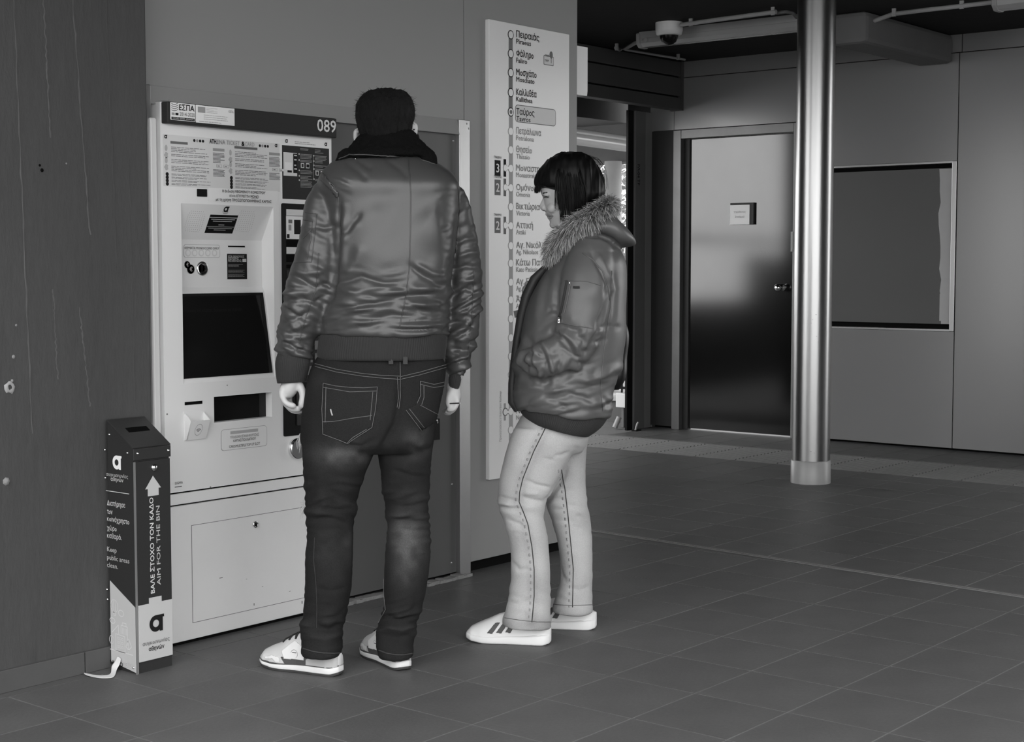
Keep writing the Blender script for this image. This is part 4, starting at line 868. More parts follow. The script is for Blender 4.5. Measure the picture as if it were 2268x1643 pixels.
# ================================================================== PEOPLE
mat('satin', .052, .38, var=.06, vscale=6, bump=.05, bscale=260, spec=.55)
mat('knit', .034, .9, sheen=.15, spec=.1)
mat('shearling', .005, .95, spec=.1, bump=.6, bscale=220)
mat('denim_dark', .017, .9, spec=.1, fine=.45, vscale=9, var=.15, bump=.25, bscale=420, attr='tone')
mat('denim_light', .40, .9, spec=.15, fine=.18, vscale=9, var=.06, bump=.2, bscale=420, attr='tone')
mat('thread', .13, .8); mat('thread_dark', .032, .8); mat('thread_pale', .42, .8)
mat('skin', .48, .5, var=.06, vscale=12, bump=.06, bscale=180)
mat('skin_red', .30, .5); mat('eye_dark', .02, .3)
mat('hair_brown', .010, .7, spec=.15, var=.4, vscale=20, bump=.8, bscale=90, stretch=(6, 6, 1))
mat('hair_black', .0025, .45, var=.3, vscale=20, spec=.16)
mat('parka', .095, .42, var=.08, vscale=6, bump=.05, bscale=260, spec=.45)
mat('parka_knit', .036, .9, sheen=.1, spec=.1)
mat('parka_lining', .018, .6)
mat('fur', .40, .7, attr='tone')
mat('shoe_grey', .52, .55, var=.05, vscale=14, bump=.06, bscale=300)
mat('shoe_suede', .42, .75, var=.06, vscale=20, bump=.15, bscale=400)
mat('shoe_white', .68, .45, bump=.05, bscale=300)
mat('shoe_dark', .06, .6); mat('rubber', .03, .7); mat('sole_white', .70, .5)
mat('lace', .012, .7); mat('bagblack', .006, .4)

def nz(P, seed=0):
    P = np.asarray(P, float); i = np.floor(P).astype(np.int64); f = P-i; f = f*f*(3-2*f); out = np.zeros(len(P))
    for dx in (0, 1):
        for dy in (0, 1):
            for dz in (0, 1):
                h = ((i[:, 0]+dx)*374761393+(i[:, 1]+dy)*668265263+(i[:, 2]+dz)*2147483647+seed*974711) & 0xffffffff
                h = ((h ^ (h >> 13))*1274126177) & 0xffffffff; h = (h ^ (h >> 16)) & 0xffff
                w = (f[:, 0] if dx else 1-f[:, 0])*(f[:, 1] if dy else 1-f[:, 1])*(f[:, 2] if dz else 1-f[:, 2]); out += w*(h/65535.0)
    return out*2-1
def sst(a, b, x): t = np.clip((x-a)/(b-a), 0, 1); return t*t*(3-2*t)
def catmull(K, n):
    K = np.asarray(K, float); d = np.r_[0, np.cumsum(np.maximum(np.linalg.norm(np.diff(K[:, :3], axis=0), axis=1), 1e-5))]
    m = np.gradient(K, d, axis=0) if len(K) > 2 else np.repeat((K[1:]-K[:1])/d[-1], 2, 0); t = np.linspace(0, d[-1], n); j = np.clip(np.searchsorted(d, t, 'right')-1, 0, len(K)-2)
    h = (d[j+1]-d[j])[:, None]; s = ((t-d[j])/(d[j+1]-d[j]))[:, None]
    return (2*s**3-3*s**2+1)*K[j]+(s**3-2*s**2+s)*h*m[j]+(-2*s**3+3*s**2)*K[j+1]+(s**3-s**2)*h*m[j+1]
def loft(rings, ns=40, step=.012, p=2.3, mb=None, smooth=True):
    """rings: (centre, half-axis a, half-axis b)"""
    K = np.array([list(c)+list(a)+list(b) for c, a, b in rings]); L_ = np.linalg.norm(np.diff(K[:, :3], axis=0), axis=1).sum(); n = max(4, int(L_/step)); Q = catmull(K, n)
    th = 2*np.pi*np.arange(ns)/ns; cs, sn = np.cos(th), np.sin(th); cs = np.sign(cs)*np.abs(cs)**(2/p); sn = np.sign(sn)*np.abs(sn)**(2/p)
    V = Q[:, None, 0:3]+cs[None, :, None]*Q[:, None, 3:6]+sn[None, :, None]*Q[:, None, 6:9]
    mb = mb or MB(); F = [(i*ns+k, i*ns+(k+1) % ns, (i+1)*ns+(k+1) % ns, (i+1)*ns+k) for i in range(n-1) for k in range(ns)]+[tuple(range(ns-1, -1, -1)), tuple((n-1)*ns+k for k in range(ns))]
    mb.add([tuple(v) for v in V.reshape(-1, 3)], F, smooth); return mb
def limb(pts, mb=None, ns=24, step=.01, flat=1.0, fdir=None):
    """pts: (Vector, radius); round limb; flat squeezes the radius along fdir"""
    P = [Vector(p) for p, r in pts]; rings = []; a = None
    for i, (p, r) in enumerate(pts):
        t = (P[min(i+1, len(P)-1)]-P[max(i-1, 0)]).normalized()
        if fdir is not None: b = (Vector(fdir)-t*Vector(fdir).dot(t)).normalized(); a = b.cross(t)
        else:
            if a is None: a = t.orthogonal().normalized()
            a = (a-t*a.dot(t)).normalized(); b = t.cross(a)
        rings.append((p, a*r, b*r*flat))
    # round ends
    t0 = (P[0]-P[1]).normalized(); t1 = (P[-1]-P[-2]).normalized(); r0, r1 = pts[0][1], pts[-1][1]
    c, a0, b0 = rings[0]; head = [(c+t0*r0*.75, a0*.25, b0*.25), (c+t0*r0*.55, a0*.7, b0*.7)]
    c, a1, b1 = rings[-1]; tail = [(c+t1*r1*.55, a1*.7, b1*.7), (c+t1*r1*.75, a1*.25, b1*.25)]
    return loft(head+rings+tail, ns, step, 2.0, mb)
def evalmesh(mb, vox=None, smooth=0):
    me = mb.mesh('tmp'); o = bpy.data.objects.new('tmp', me); COL.objects.link(o)
    bm = bmesh.new(); bm.from_mesh(me); bmesh.ops.recalc_face_normals(bm, faces=bm.faces); bm.to_mesh(me); bm.free()
    if vox: r = o.modifiers.new('r', 'REMESH'); r.mode = 'VOXEL'; r.voxel_size = vox; r.adaptivity = 0
    dg = bpy.context.evaluated_depsgraph_get(); dg.update(); m2 = bpy.data.meshes.new_from_object(o.evaluated_get(dg)); COL.objects.unlink(o); bpy.data.objects.remove(o); bpy.data.meshes.remove(me)
    if smooth: V = getv(m2); setv(m2, lap(m2, V, smooth))
    return m2
def getv(me): V = np.empty(len(me.vertices)*3); me.vertices.foreach_get('co', V); return V.reshape(-1, 3)
def setv(me, V): me.vertices.foreach_set('co', V.ravel()); me.update()
def getn(me): N = np.empty(len(me.vertices)*3); me.vertex_normals.foreach_get('vector', N); return N.reshape(-1, 3)
def lap(me, V, it, lam=.6):
    E = np.empty(len(me.edges)*2, int); me.edges.foreach_get('vertices', E); E = E.reshape(-1, 2); n = len(V); deg = np.maximum(np.bincount(E.ravel(), minlength=n), 1)[:, None]
    for _ in range(it):
        S = np.stack([np.bincount(E[:, 0], V[E[:, 1], k], n)+np.bincount(E[:, 1], V[E[:, 0], k], n) for k in range(3)], 1); V = V+(S/deg-V)*lam
    return V
EYEa, FWa, RTa, UPa, FHa = (np.array(v[:]) for v in (EYE, FW, RT, UP, FH))
def pixof(V): d = V-EYEa; z = d@FWa; return np.stack([PW/2+FPX*(d@RTa)/z, PH/2-FPX*(d@UPa)/z], 1)
def dseg(X, pts):
    """distance of measured positions X to a polyline, and the share along it"""
    best = np.full(len(X), 1e9); tt = np.zeros(len(X)); P = np.array(pts, float); L_ = np.r_[0, np.cumsum(np.linalg.norm(np.diff(P, axis=0), axis=1))]
    for i in range(len(P)-1):
        d = P[i+1]-P[i]; t = np.clip(((X-P[i])@d)/(d@d), 0, 1); q = np.linalg.norm(X-P[i]-t[:, None]*d, axis=1); m = q < best; best[m] = q[m]; tt[m] = (L_[i]+t[m]*(L_[i+1]-L_[i]))/L_[-1]
    return best, tt
def creases(V, N, strokes):
    """folds in the cloth: each stroke is (amp in mm, half width, polyline measured on the visible side)"""
    X = pixof(V); front = sst(.05, .35, -(N@FWa)); D_ = np.zeros(len(V))
    for amp, w, pts in strokes:
        d, t = dseg(X, pts); g = np.exp(-(d/w)**2)*np.clip(np.minimum(t, 1-t)*5+.15, 0, 1); D_ += amp*.001*g*front
    return D_
def setattr_(me, name, val): a = me.attributes.new(name, 'FLOAT', 'POINT'); a.data.foreach_set('value', np.asarray(val, np.float32))
def meshobj(me, name, m, parent, **kw):
    me.name = name; me.materials.clear(); me.materials.append(MATS[m]); me.polygons.foreach_set('use_smooth', [True]*len(me.polygons)); o = bpy.data.objects.new(name, me); link(o, parent); W(o); return setp(o, **kw)
def bvh(me): return BVHTree.FromPolygons([v.co.copy() for v in me.vertices], [tuple(p.vertices) for p in me.polygons])
def onsurf(tree, pts, step=4.0, lift=.0012):
    out = []; P = [Vector((x, y)) for x, y in pts]
    for a, b in zip(P[:-1], P[1:]):
        n = max(1, int((b-a).length/step))
        for k in range(n+(b == P[-1])):
            q = a+(b-a)*(k/n); d = ray(q.x, q.y).normalized(); h = tree.ray_cast(EYE, d)
            if h[0] is not None: out.append(h[0]+h[1]*lift*(1 if h[1].dot(d) < 0 else -1))
    return out
def seamline(tree, pts, r, name, m, parent, dash=0, lift=.0008, step=4.0):
    q = onsurf(tree, pts, step, lift)
    if len(q) < 2: return None
    mb = MB()
    if dash:
        for i in range(0, len(q)-1, dash): mb.tube([q[i], q[min(i+max(1, dash//2), len(q)-1)]], r, 5)
    else: mb.tube(q, r, 6)
    return W(mb.build(name, m, parent, fix=False))
def patch(tree, poly, name, m, parent, lift=.002, step=3.0):
    """a flat sewn piece laid on the cloth: polygon of measured positions, filled with a fine grid on the surface"""
    P = np.array(poly, float); x0, y0 = P.min(0); x1, y1 = P.max(0); n = max(2, int((x1-x0)/step)); m_ = max(2, int((y1-y0)/step)); idx = {}; vs = []; fs = []
    def inside(x, y):
        c = False; j = len(P)-1
        for i in range(len(P)):
            if (P[i, 1] > y) != (P[j, 1] > y) and x < (P[j, 0]-P[i, 0])*(y-P[i, 1])/(P[j, 1]-P[i, 1])+P[i, 0]: c = not c
            j = i
        return c
    def vert(i, j):
        if (i, j) not in idx:
            x, y = x0+(x1-x0)*i/n, y0+(y1-y0)*j/m_; d = ray(x, y).normalized(); h = tree.ray_cast(EYE, d)
            if h[0] is None: idx[i, j] = None
            else: nn = h[1] if h[1].dot(d) < 0 else -h[1]; idx[i, j] = len(vs); vs.append(h[0]+nn*lift)
        return idx[i, j]
    for i in range(n):
        for j in range(m_):
            if inside(x0+(x1-x0)*(i+.5)/n, y0+(y1-y0)*(j+.5)/m_):
                q = [vert(i, j), vert(i, j+1), vert(i+1, j+1), vert(i+1, j)]
                if None not in q and max((vs[a]-vs[b]).length for a in q for b in q) < .03: fs.append(tuple(q))
    if not fs: return None
    mb = MB(); mb.add(vs, fs, True); o = W(mb.build(name, m, parent, fix=False))
    s_ = o.modifiers.new('thick', 'SOLIDIFY'); s_.thickness = .0015; s_.offset = 0; return o
def ringpx(y, xl, xr, b, dist, tilt=0.0):
    """section across a body seen at height y from xl to xr; b half depth away from the viewer"""
    a_, c_ = D(xl, y-tilt, dist), D(xr, y+tilt, dist); return ((a_+c_)/2, (c_-a_)/2, FH*b)
def ribbed(rings, name, m, parent, nrib, amp, ns=None, step=.006):
    ns = nrib*4; mb = loft(rings, ns, step, 2.3); V = np.array(mb.v); n = len(V)//ns; V3 = V[:n*ns].reshape(n, ns, 3); c = V3.mean(1, keepdims=True); r = V3-c
    k = np.cos(2*np.pi*np.arange(ns)/4.0); l = np.linalg.norm(r, axis=2, keepdims=True); V3 = V3+r/l*amp*k[None, :, None]; mb.v = [tuple(v) for v in V3.reshape(-1, 3)]+[tuple(v) for v in V[n*ns:]]
    return W(mb.build(name, m, parent, fix=True))
# ---- shoes
def shoe(parent, heel, toe, left, kind):
    heel, toe = Vector(heel), Vector(toe); ex = (toe-heel); L_ = ex.length; ex = ex/L_; ey = UZ.cross(ex)   # ey: to the wearer's left
    side = 1 if left else -1   # outer side
    s = empty('shoe', heel-parent.location, parent)
    s.rotation_euler = (0, 0, math.atan2(ex.y, ex.x))
    def outl(t, inner):   # half width along the length 0..1
        w = np.interp(t, [0, .04, .12, .3, .5, .68, .82, .93, .985, 1], [.010, .022, .030, .032, .034, .043, .045, .038, .024, .010])
        cyo = np.interp(t, [0, .3, .6, .85, 1], [0, 0, .003, .004, -.004])*(-side); return w*L_/.27, cyo
    T = np.r_[np.linspace(0, .1, 7), np.linspace(.14, .86, 22), np.linspace(.9, 1, 8)]
    def slabm(z0f, z1f, grow, name, m, bev=.003):
        vs = []; n = len(T)
        ring = [(t, 1) for t in T]+[(t, -1) for t in T[::-1]]
        for zf in (z0f, z1f):
            for t, sg in ring:
                w, c = outl(t, 0); vs.append((t*L_, c+sg*(w+grow), zf(t)))
        k = len(ring); fs = [tuple(range(k-1, -1, -1)), tuple(range(k, 2*k))]+[(i, (i+1) % k, k+(i+1) % k, k+i) for i in range(k)]
        return MB().add(vs, fs, True).build(name, m, s, bevel=bev)
    rise = lambda t: .013*max(0, (t-.72)/.28)**2 + .006*max(0, (.08-t)/.08)**1.5
    if kind == 'man':
        slabm(lambda t: rise(t), lambda t: .007+rise(t), .002, 'outsole', 'rubber', .001)
        slabm(lambda t: .007+rise(t), lambda t: .026-.008*sst(.3, 1, t)+rise(t)*.9, .004, 'midsole', 'sole_white')
        slabm(lambda t: .0255-.008*sst(.3, 1, t)+rise(t)*.9, lambda t: .029-.008*sst(.3, 1, t)+rise(t)*.9, .003, 'welt', 'shoe_dark', .001)
        base = lambda t: .024-.008*sst(.3, 1, t)+rise(t)*.9; um = 'shoe_grey'
    else:
        slabm(lambda t: rise(t), lambda t: .030-.008*sst(.2, .9, t)+rise(t)*.8+.006*math.exp(-((t-.12)/.1)**2), .0055, 'midsole', 'sole_white', .006)
        base = lambda t: .026-.008*sst(.2, .9, t)+rise(t)*.8; um = 'shoe_white'
    # upper: sections along the length
    H = lambda t: np.interp(t, [0, .06, .16, .30, .42, .52, .62, .75, .86, .95, 1], [.066, .072, .072, .078, .108, .112, .098, .078, .066, .053, .036] if kind == 'man' else [.056, .062, .062, .068, .088, .096, .088, .071, .058, .046, .030])*L_/.27
    ns = 22; V = []
    TT = np.r_[np.linspace(.0, .1, 8), np.linspace(.13, .88, 30), np.linspace(.9, .995, 9)]
    for t in TT:
        w, c = outl(t, 0); zb = base(t); zt = max(H(t), zb+.004); w2 = w*.985+.001
        open_ = 1.0 if t < .45 else float(np.interp(t, [.45, .62, .8, 1], [.8, .62, .45, .3]))
        for k in range(ns):
            a_ = math.pi*k/(ns-1); cx_, sz = math.cos(a_), math.sin(a_)
            pw = .55 if t > .6 else .42
            yy = c+w2*math.copysign(abs(cx_)**pw, cx_)*(1-.42*(sz**2)*(1 if t < .6 else .65)*(1-.25*(t < .1))); V.append((t*L_, yy, zb+(zt-zb)*sz**.8))
    n = len(TT); F = [(i*ns+k, i*ns+k+1, (i+1)*ns+k+1, (i+1)*ns+k) for i in range(n-1) for k in range(ns-1)]+[tuple(range(ns)), tuple((n-1)*ns+k for k in range(ns-1, -1, -1))]
    up = MB().add(V, F, True); uo = up.build('upper', um, s)
    tr = BVHTree.FromPolygons([Vector(v) for v in up.v], up.f)
    def sp(t, zf, sd):   # point on the outer (sd=side) or inner side at length share t and height zf
        h = tr.ray_cast(Vector((t*L_, sd*.2, zf)), Vector((0, -sd, 0))); return (h[0], h[1]) if h[0] is not None else (None, None)
    def spatch(name, m, poly, sd, lift=.0012, st_=.012):
        P = np.array(poly); x0, z0 = P.min(0); x1, z1 = P.max(0); nn = max(4, int((x1-x0)/.006)); mm = max(4, int((z1-z0)/.0015)); idx = {}; vs = []; fs = []
        def ins(x, y):
            c = False; j = len(P)-1
            for i in range(len(P)):
                if (P[i, 1] > y) != (P[j, 1] > y) and x < (P[j, 0]-P[i, 0])*(y-P[i, 1])/(P[j, 1]-P[i, 1])+P[i, 0]: c = not c
                j = i
            return c
        def vt_(i, j):
            if (i, j) not in idx:
                h, nr_ = sp(x0+(x1-x0)*i/nn, z0+(z1-z0)*j/mm, sd)
                if h is None: idx[i, j] = None
                else: idx[i, j] = len(vs); vs.append(h+Vector((0, sd*lift, lift*.4)))
            return idx[i, j]
        for i in range(nn):
            for j in range(mm):
                if ins(x0+(x1-x0)*(i+.5)/nn, z0+(z1-z0)*(j+.5)/mm):
                    q = [vt_(i, j), vt_(i+1, j), vt_(i+1, j+1), vt_(i, j+1)]
                    if None not in q: fs.append(tuple(q))
        if fs:
            o = MB().add(vs, fs, True).build(name, m, s, fix=False); q = o.modifiers.new('t', 'SOLIDIFY'); q.thickness = .0014; q.offset = 0; return o
    return s, sp, spatch, tr, L_, side
# ---------------------------------------------------------------- man seen from behind
DM = 4.60
man = empty('person', Vector((D(800, 900, DM).x, D(800, 900, DM).y, 0)), label='man in satin bomber jacket and dark faded jeans standing with his back to us', cat='person')
def mr(y, xl, xr, b, dv=0, tilt=0): return ringpx(y, xl, xr, b, DM+dv, tilt)
def mp_(x, y, dv=0): return D(x, y, DM+dv)
PXM = DM/FPX
Larm = [(728, 418, 30, -.02), (716, 452, 40, -.03), (711, 500, 42, -.045), (703, 560, 47, -.05), (689, 620, 49, -.05), (675, 680, 48, -.045), (659, 735, 46, -.035), (651, 782, 39, -.03)]
Rarm = [(1003, 432, 28, .04), (1014, 480, 33, .06), (1024, 560, 38, .075), (1031, 640, 38, .085), (1027, 700, 38, .09), (1018, 760, 36, .09), (1011, 818, 27, .09)]
# jacket
jm = loft([mr(318, 800, 905, .055, .02), mr(338, 772, 935, .075, .015), mr(358, 738, 965, .10, .0), mr(378, 716, 996, .12, -.005), mr(402, 704, 1014, .135, -.01), mr(445, 712, 1016, .148), mr(520, 728, 1012, .158), mr(600, 731, 1004, .158), mr(660, 722, 998, .158), mr(705, 712, 996, .157), mr(728, 706, 995, .154), mr(741, 708, 992, .146)], 72, .01, 2.5)
limb([(mp_(x, y, dv), r*PXM) for x, y, r, dv in Larm], jm, 32)
limb([(mp_(x, y, dv), r*PXM) for x, y, r, dv in Rarm], jm, 32)
jk = evalmesh(jm, .005, 6)
V = getv(jk); N = getn(jk); X = pixof(V)
dL, tL = dseg(X, [(x, y) for x, y, r, dv in Larm]); dR_, tR = dseg(X, [(x, y) for x, y, r, dv in Rarm])
wl_ = sst(62, 40, dL)*(X[:, 1] > 395); wr_ = sst(50, 30, dR_)*(X[:, 1] > 420); wt = 1-np.maximum(wl_, wr_)
u = (X[:, 0]-855)/100; v = X[:, 1]/100; dpt = (V-EYEa)@FHa*6
warp = nz(np.stack([u*1.3, v*1.3, dpt*.5], 1), 3)
def ridge(n): return np.sqrt(n*n+.006)
low = sst(560, 700, X[:, 1])
f1 = ridge(nz(np.stack([u*1.4+warp*.5, v*6.5+u*.5+warp*1.0, dpt*.4], 1), 5)); f2 = ridge(nz(np.stack([u*2.6, v*10+warp*1.6, dpt*.4], 1), 6))
dis = wt*((f1-.35)*.016*low*1.35+(f2-.3)*.006*low)
g1 = nz(np.stack([u*2.2+v*1.4, v*1.2-u*.9, dpt*.4], 1), 8); dis += wt*(1-low)*sst(400, 480, X[:, 1])*g1*.005
for w_, cen, t_, sd in ((wl_, 690, tL, 21), (wr_, 1024, tR, 22)):
    uu = (X[:, 0]-cen)/100
    f3 = ridge(nz(np.stack([uu*2.2, v*6.2+uu*3.2*(-1 if sd == 21 else 1)+warp*1.1, dpt*.5], 1), sd)); f4 = ridge(nz(np.stack([uu*3, v*12-uu*2.5+warp*1.5, dpt*.5], 1), sd+9))
    dis += w_*((f3-.33)*.021*(.25+.9*sst(.25, .75, t_))+(f4-.3)*.006*(.3+sst(.3, .9, t_)))
ST_ = [(-9, 5, [(752, 440), (750, 500), (748, 560), (742, 620), (728, 680)]), (-10, 5, [(1016, 470), (1010, 540), (1004, 610), (996, 650)]), (6, 8, [(764, 470), (762, 540), (756, 600)]),
    (-7, 5, [(745, 628), (800, 612), (850, 628), (900, 622)]), (7, 7, [(750, 640), (790, 648), (850, 638), (905, 646)]), (-9, 6, [(770, 668), (830, 672), (905, 655), (975, 652)]), (9, 8, [(905, 640), (950, 640), (985, 636)]), (-8, 6, [(905, 585), (940, 612), (985, 640)]), (7, 7, [(920, 585), (955, 605), (990, 615)]),
    (-6, 5, [(760, 700), (820, 708), (870, 698), (940, 706), (985, 694)]), (-5, 4, [(890, 665), (940, 690), (985, 690)]), (6, 6, [(770, 685), (830, 690), (880, 682)]), (-5, 5, [(735, 718), (800, 722), (860, 716)]), (5, 6, [(925, 672), (960, 684), (980, 675)]),
    (-4, 7, [(763, 355), (790, 375), (815, 400)]), (-4, 7, [(850, 348), (885, 372), (905, 395)]), (-4, 6, [(790, 352), (825, 375)]), (4, 9, [(795, 490), (760, 540)]), (-5, 6, [(800, 470), (770, 510), (757, 520)]), (4, 12, [(800, 540), (790, 580), (760, 610)]),
    (-7, 5, [(640, 612), (670, 622), (700, 636), (735, 625)]), (7, 6, [(645, 600), (680, 606), (720, 600)]), (-8, 5, [(630, 668), (665, 660), (700, 672), (722, 655)]), (7, 6, [(628, 655), (655, 645), (690, 652)]), (-8, 5, [(617, 715), (650, 708), (690, 690)]), (6, 5, [(625, 735), (660, 725), (690, 712)]), (-7, 4, [(612, 765), (650, 760), (690, 768)]), (6, 5, [(620, 752), (655, 748), (690, 748)]), (-6, 4, [(650, 780), (680, 772)]), (-6, 5, [(680, 500), (720, 505), (748, 500)]),
    (-8, 5, [(1005, 545), (1030, 530), (1055, 525)]), (-8, 5, [(1000, 600), (1030, 590), (1062, 592)]), (7, 6, [(1005, 570), (1035, 560), (1058, 560)]), (-8, 5, [(1000, 655), (1030, 640), (1066, 652)]), (7, 6, [(1002, 630), (1035, 620), (1064, 625)]), (-8, 5, [(995, 712), (1025, 716), (1058, 728)]), (7, 5, [(1000, 695), (1030, 690), (1060, 700)]), (-7, 5, [(995, 770), (1025, 778), (1045, 770)]), (6, 5, [(1000, 750), (1030, 752), (1052, 745)])]
dis += creases(V, N, ST_)
V = V+N*dis[:, None]; setv(jk, lap(jk, V, 1, .4))
jacket = meshobj(jk, 'jacket', 'satin', man)
jt = bvh(jk)
for pts, r in (([(905, 352), (910, 430), (909, 520), (906, 600), (898, 660), (885, 725)], .0016), ([(716, 388), (740, 412), (750, 440), (753, 500)], .002), ([(1014, 415), (1018, 470), (1008, 560)], .0018), ([(706, 560), (700, 640), (678, 700), (662, 760)], .0014), ([(1050, 600), (1045, 700), (1035, 800)], .0014)): seamline(jt, pts, r, 'seam', 'satin', jacket)
for pts in ([(676, 470), (702, 474), (697, 520), (690, 580), (650, 582)], [(668, 486), (692, 490), (688, 530), (680, 575)], [(672, 528), (690, 508)]): seamline(jt, pts, .0014, 'sleeve_pocket_seam', 'satin', jacket)
patch(jt, [(717, 385), (728, 398), (750, 428), (748, 440), (738, 425), (712, 398)], 'epaulette', 'satin', jacket, .004)
ribbed([mr(731, 713, 989, .139), mr(742, 709, 990, .143), mr(765, 706, 988, .143), mr(785, 704, 986, .141), mr(793, 706, 985, .138)], 'waistband', 'knit', jacket, 150, .0012)
ribbed([mr(778, 617, 685, 34*PXM, -.03, -1), mr(795, 612, 687, 38*PXM, -.03, -1), mr(825, 612, 682, 36*PXM, -.028, -1), mr(846, 615, 677, 31*PXM, -.026, -2)], 'cuff', 'knit', jacket, 54, .0010)
ribbed([mr(812, 994, 1028, 20*PXM, .09), mr(830, 993, 1024, 21*PXM, .09), mr(850, 993, 1020, 20*PXM, .09), mr(861, 995, 1018, 18*PXM, .09)], 'cuff', 'knit', jacket, 36, .0010)
# shearling collar
cm = loft([mr(352, 757, 960, .118, .0, -3), mr(344, 752, 964, .122, .0, -3), mr(330, 768, 950, .108, .005, -3), mr(312, 784, 932, .092, .012, -3), mr(297, 796, 918, .080, .018, -3), mr(290, 806, 908, .068, .02, -3), mr(294, 822, 892, .05, .02, -3)], 64, .006, 2.2)
for sx, pts in ((1, [(772, 348), (756, 356), (744, 362)]), (1, [(945, 350), (957, 358), (964, 366)])): limb([(mp_(x, y, -.05), r*PXM) for (x, y), r in zip(pts, (20, 15, 7))], cm, 16)
ck = evalmesh(cm, .004, 5); V = getv(ck); N = getn(ck); V = V+N*(nz(V*130, 4)*.0022+nz(V*60, 5)*.002)[:, None]; setv(ck, V); meshobj(ck, 'shearling_collar', 'shearling', jacket)
ct = bvh(ck); seamline(ct, [(752, 352), (775, 342), (830, 343), (880, 345), (925, 350), (962, 362)], .0018, 'collar_edge', 'satin', jacket, lift=.003)
MB_ = onsurf(jt, [(788, 351), (789, 351)], 1)
if MB_: W(MB().lathe([(.0035, -.002), (.003, .002), (0, .003)], MB_[0], n=10).build('snap', 'chrome', jacket))
# jeans
jn = loft([mr(786, 706, 978, .120, .0), mr(805, 694, 986, .130), mr(850, 680, 984, .145), mr(900, 672, 974, .158), mr(945, 668, 964, .155), mr(985, 672, 956, .13), mr(1000, 690, 945, .09)], 64, .01, 2.5)
LL = [(930, 670, 842, .11, -.03), (970, 669, 838, .108, -.03), (1010, 671, 826, .105, -.03), (1060, 674, 805, .095, -.03), (1120, 677, 789, .085, -.03), (1180, 680, 783, .080, -.03), (1235, 677, 781, .082, -.03), (1300, 676, 778, .080, -.03), (1350, 674, 769, .074, -.03), (1395, 668, 760, .070, -.036), (1425, 667, 758, .074, -.042), (1440, 667, 758, .078, -.046), (1448, 668, 757, .078, -.046)]
RL = [(930, 832, 968, .11, .035), (970, 834, 962, .108, .035), (1010, 838, 956, .105, .04), (1060, 846, 952, .095, .04), (1110, 851, 949, .088, .04), (1160, 857, 951, .08, .04), (1230, 853, 953, .084, .045), (1300, 850, 945, .08, .045), (1350, 850, 934, .074, .045), (1392, 836, 921, .068, .045), (1425, 833, 917, .072, .035), (1442, 836, 916, .076, .030), (1452, 839, 915, .076, .030)]
for Q in (LL, RL): loft([mr(*q) for q in Q], 44, .01, 2.3, jn)
jj = evalmesh(jn, .005, 5); V = getv(jj); N = getn(jj); X = pixof(V); dpt = (V-EYEa)@FHa*6
u = X[:, 0]/100; v = X[:, 1]/100; warp = nz(np.stack([u*1.5, v*1.5, dpt*.5], 1), 31)
knee = np.exp(-((X[:, 1]-1130)/75)**2)*.9+np.exp(-((X[:, 1]-1385)/45)**2)*1.3+.18*sst(1000, 1060, X[:, 1])
f1 = ridge(nz(np.stack([u*1.8+warp*.4, v*6.5+u*.8+warp, dpt*.4], 1), 33)); f2 = ridge(nz(np.stack([u*2.5, v*13+warp*1.5, dpt*.5], 1), 34))
dis = knee*((f1-.33)*.009+(f2-.3)*.004)
JS = [(-12, 8, [(882, 840), (884, 900), (876, 940), (850, 985), (838, 1010)]), (-5, 6, [(760, 985), (800, 990), (835, 970)]), (-5, 5, [(690, 1118), (740, 1130), (785, 1122)]), (-5, 5, [(685, 1150), (730, 1148), (782, 1162)]), (5, 6, [(690, 1135), (740, 1140)]), (-5, 5, [(700, 1180), (750, 1172), (780, 1188)]), (-6, 5, [(855, 1145), (900, 1152), (950, 1158)]), (-5, 5, [(870, 1040), (910, 1055), (950, 1058)]), (-4, 5, [(860, 1118), (905, 1122), (948, 1112)]), (-6, 6, [(848, 1360), (885, 1375), (925, 1362)]), (-6, 6, [(840, 1405), (880, 1412), (916, 1402)]), (6, 7, [(850, 1385), (890, 1395), (918, 1385)]), (-6, 6, [(690, 1385), (730, 1395), (760, 1380)]), (5, 6, [(680, 1408), (720, 1415), (757, 1402)]), (-4, 5, [(690, 1300), (730, 1310), (770, 1300)]), (-4, 6, [(900, 1270), (925, 1320), (915, 1360)]), (-4, 7, [(900, 985), (930, 1000), (955, 990)]), (-5, 6, [(930, 960), (950, 940), (965, 930)])]
dis += creases(V, N, JS); V = V+N*dis[:, None]; setv(jj, lap(jj, V, 1, .4))
tone = np.ones(len(V)); fr = sst(-.1, .3, -(N@FWa))
for x, y, rx_, ry_, am in ((765, 1010, 55, 22, 2.0), (720, 1005, 40, 18, .9), (778, 1215, 16, 40, 1.6), (905, 1205, 32, 60, 2.6), (895, 1170, 45, 25, 1.2), (925, 975, 32, 30, 1.5), (905, 1000, 45, 22, .9), (760, 960, 50, 25, .6), (700, 840, 25, 20, .35), (730, 1230, 40, 60, .35), (890, 1255, 25, 40, .9), (930, 1110, 20, 40, .35), (800, 900, 90, 60, .15)): tone += 1.35*am*np.exp(-((X[:, 0]-x)/rx_)**2-((X[:, 1]-y)/ry_)**2)*fr*(.75+.5*nz(np.stack([u*6, v*6, dpt], 1), 40))
tone += .5*np.clip(dis*120, 0, 1); setattr_(jj, 'tone', np.clip(tone, .5, 5))
jeans = meshobj(jj, 'jeans', 'denim_dark', man); bt = bvh(jj)
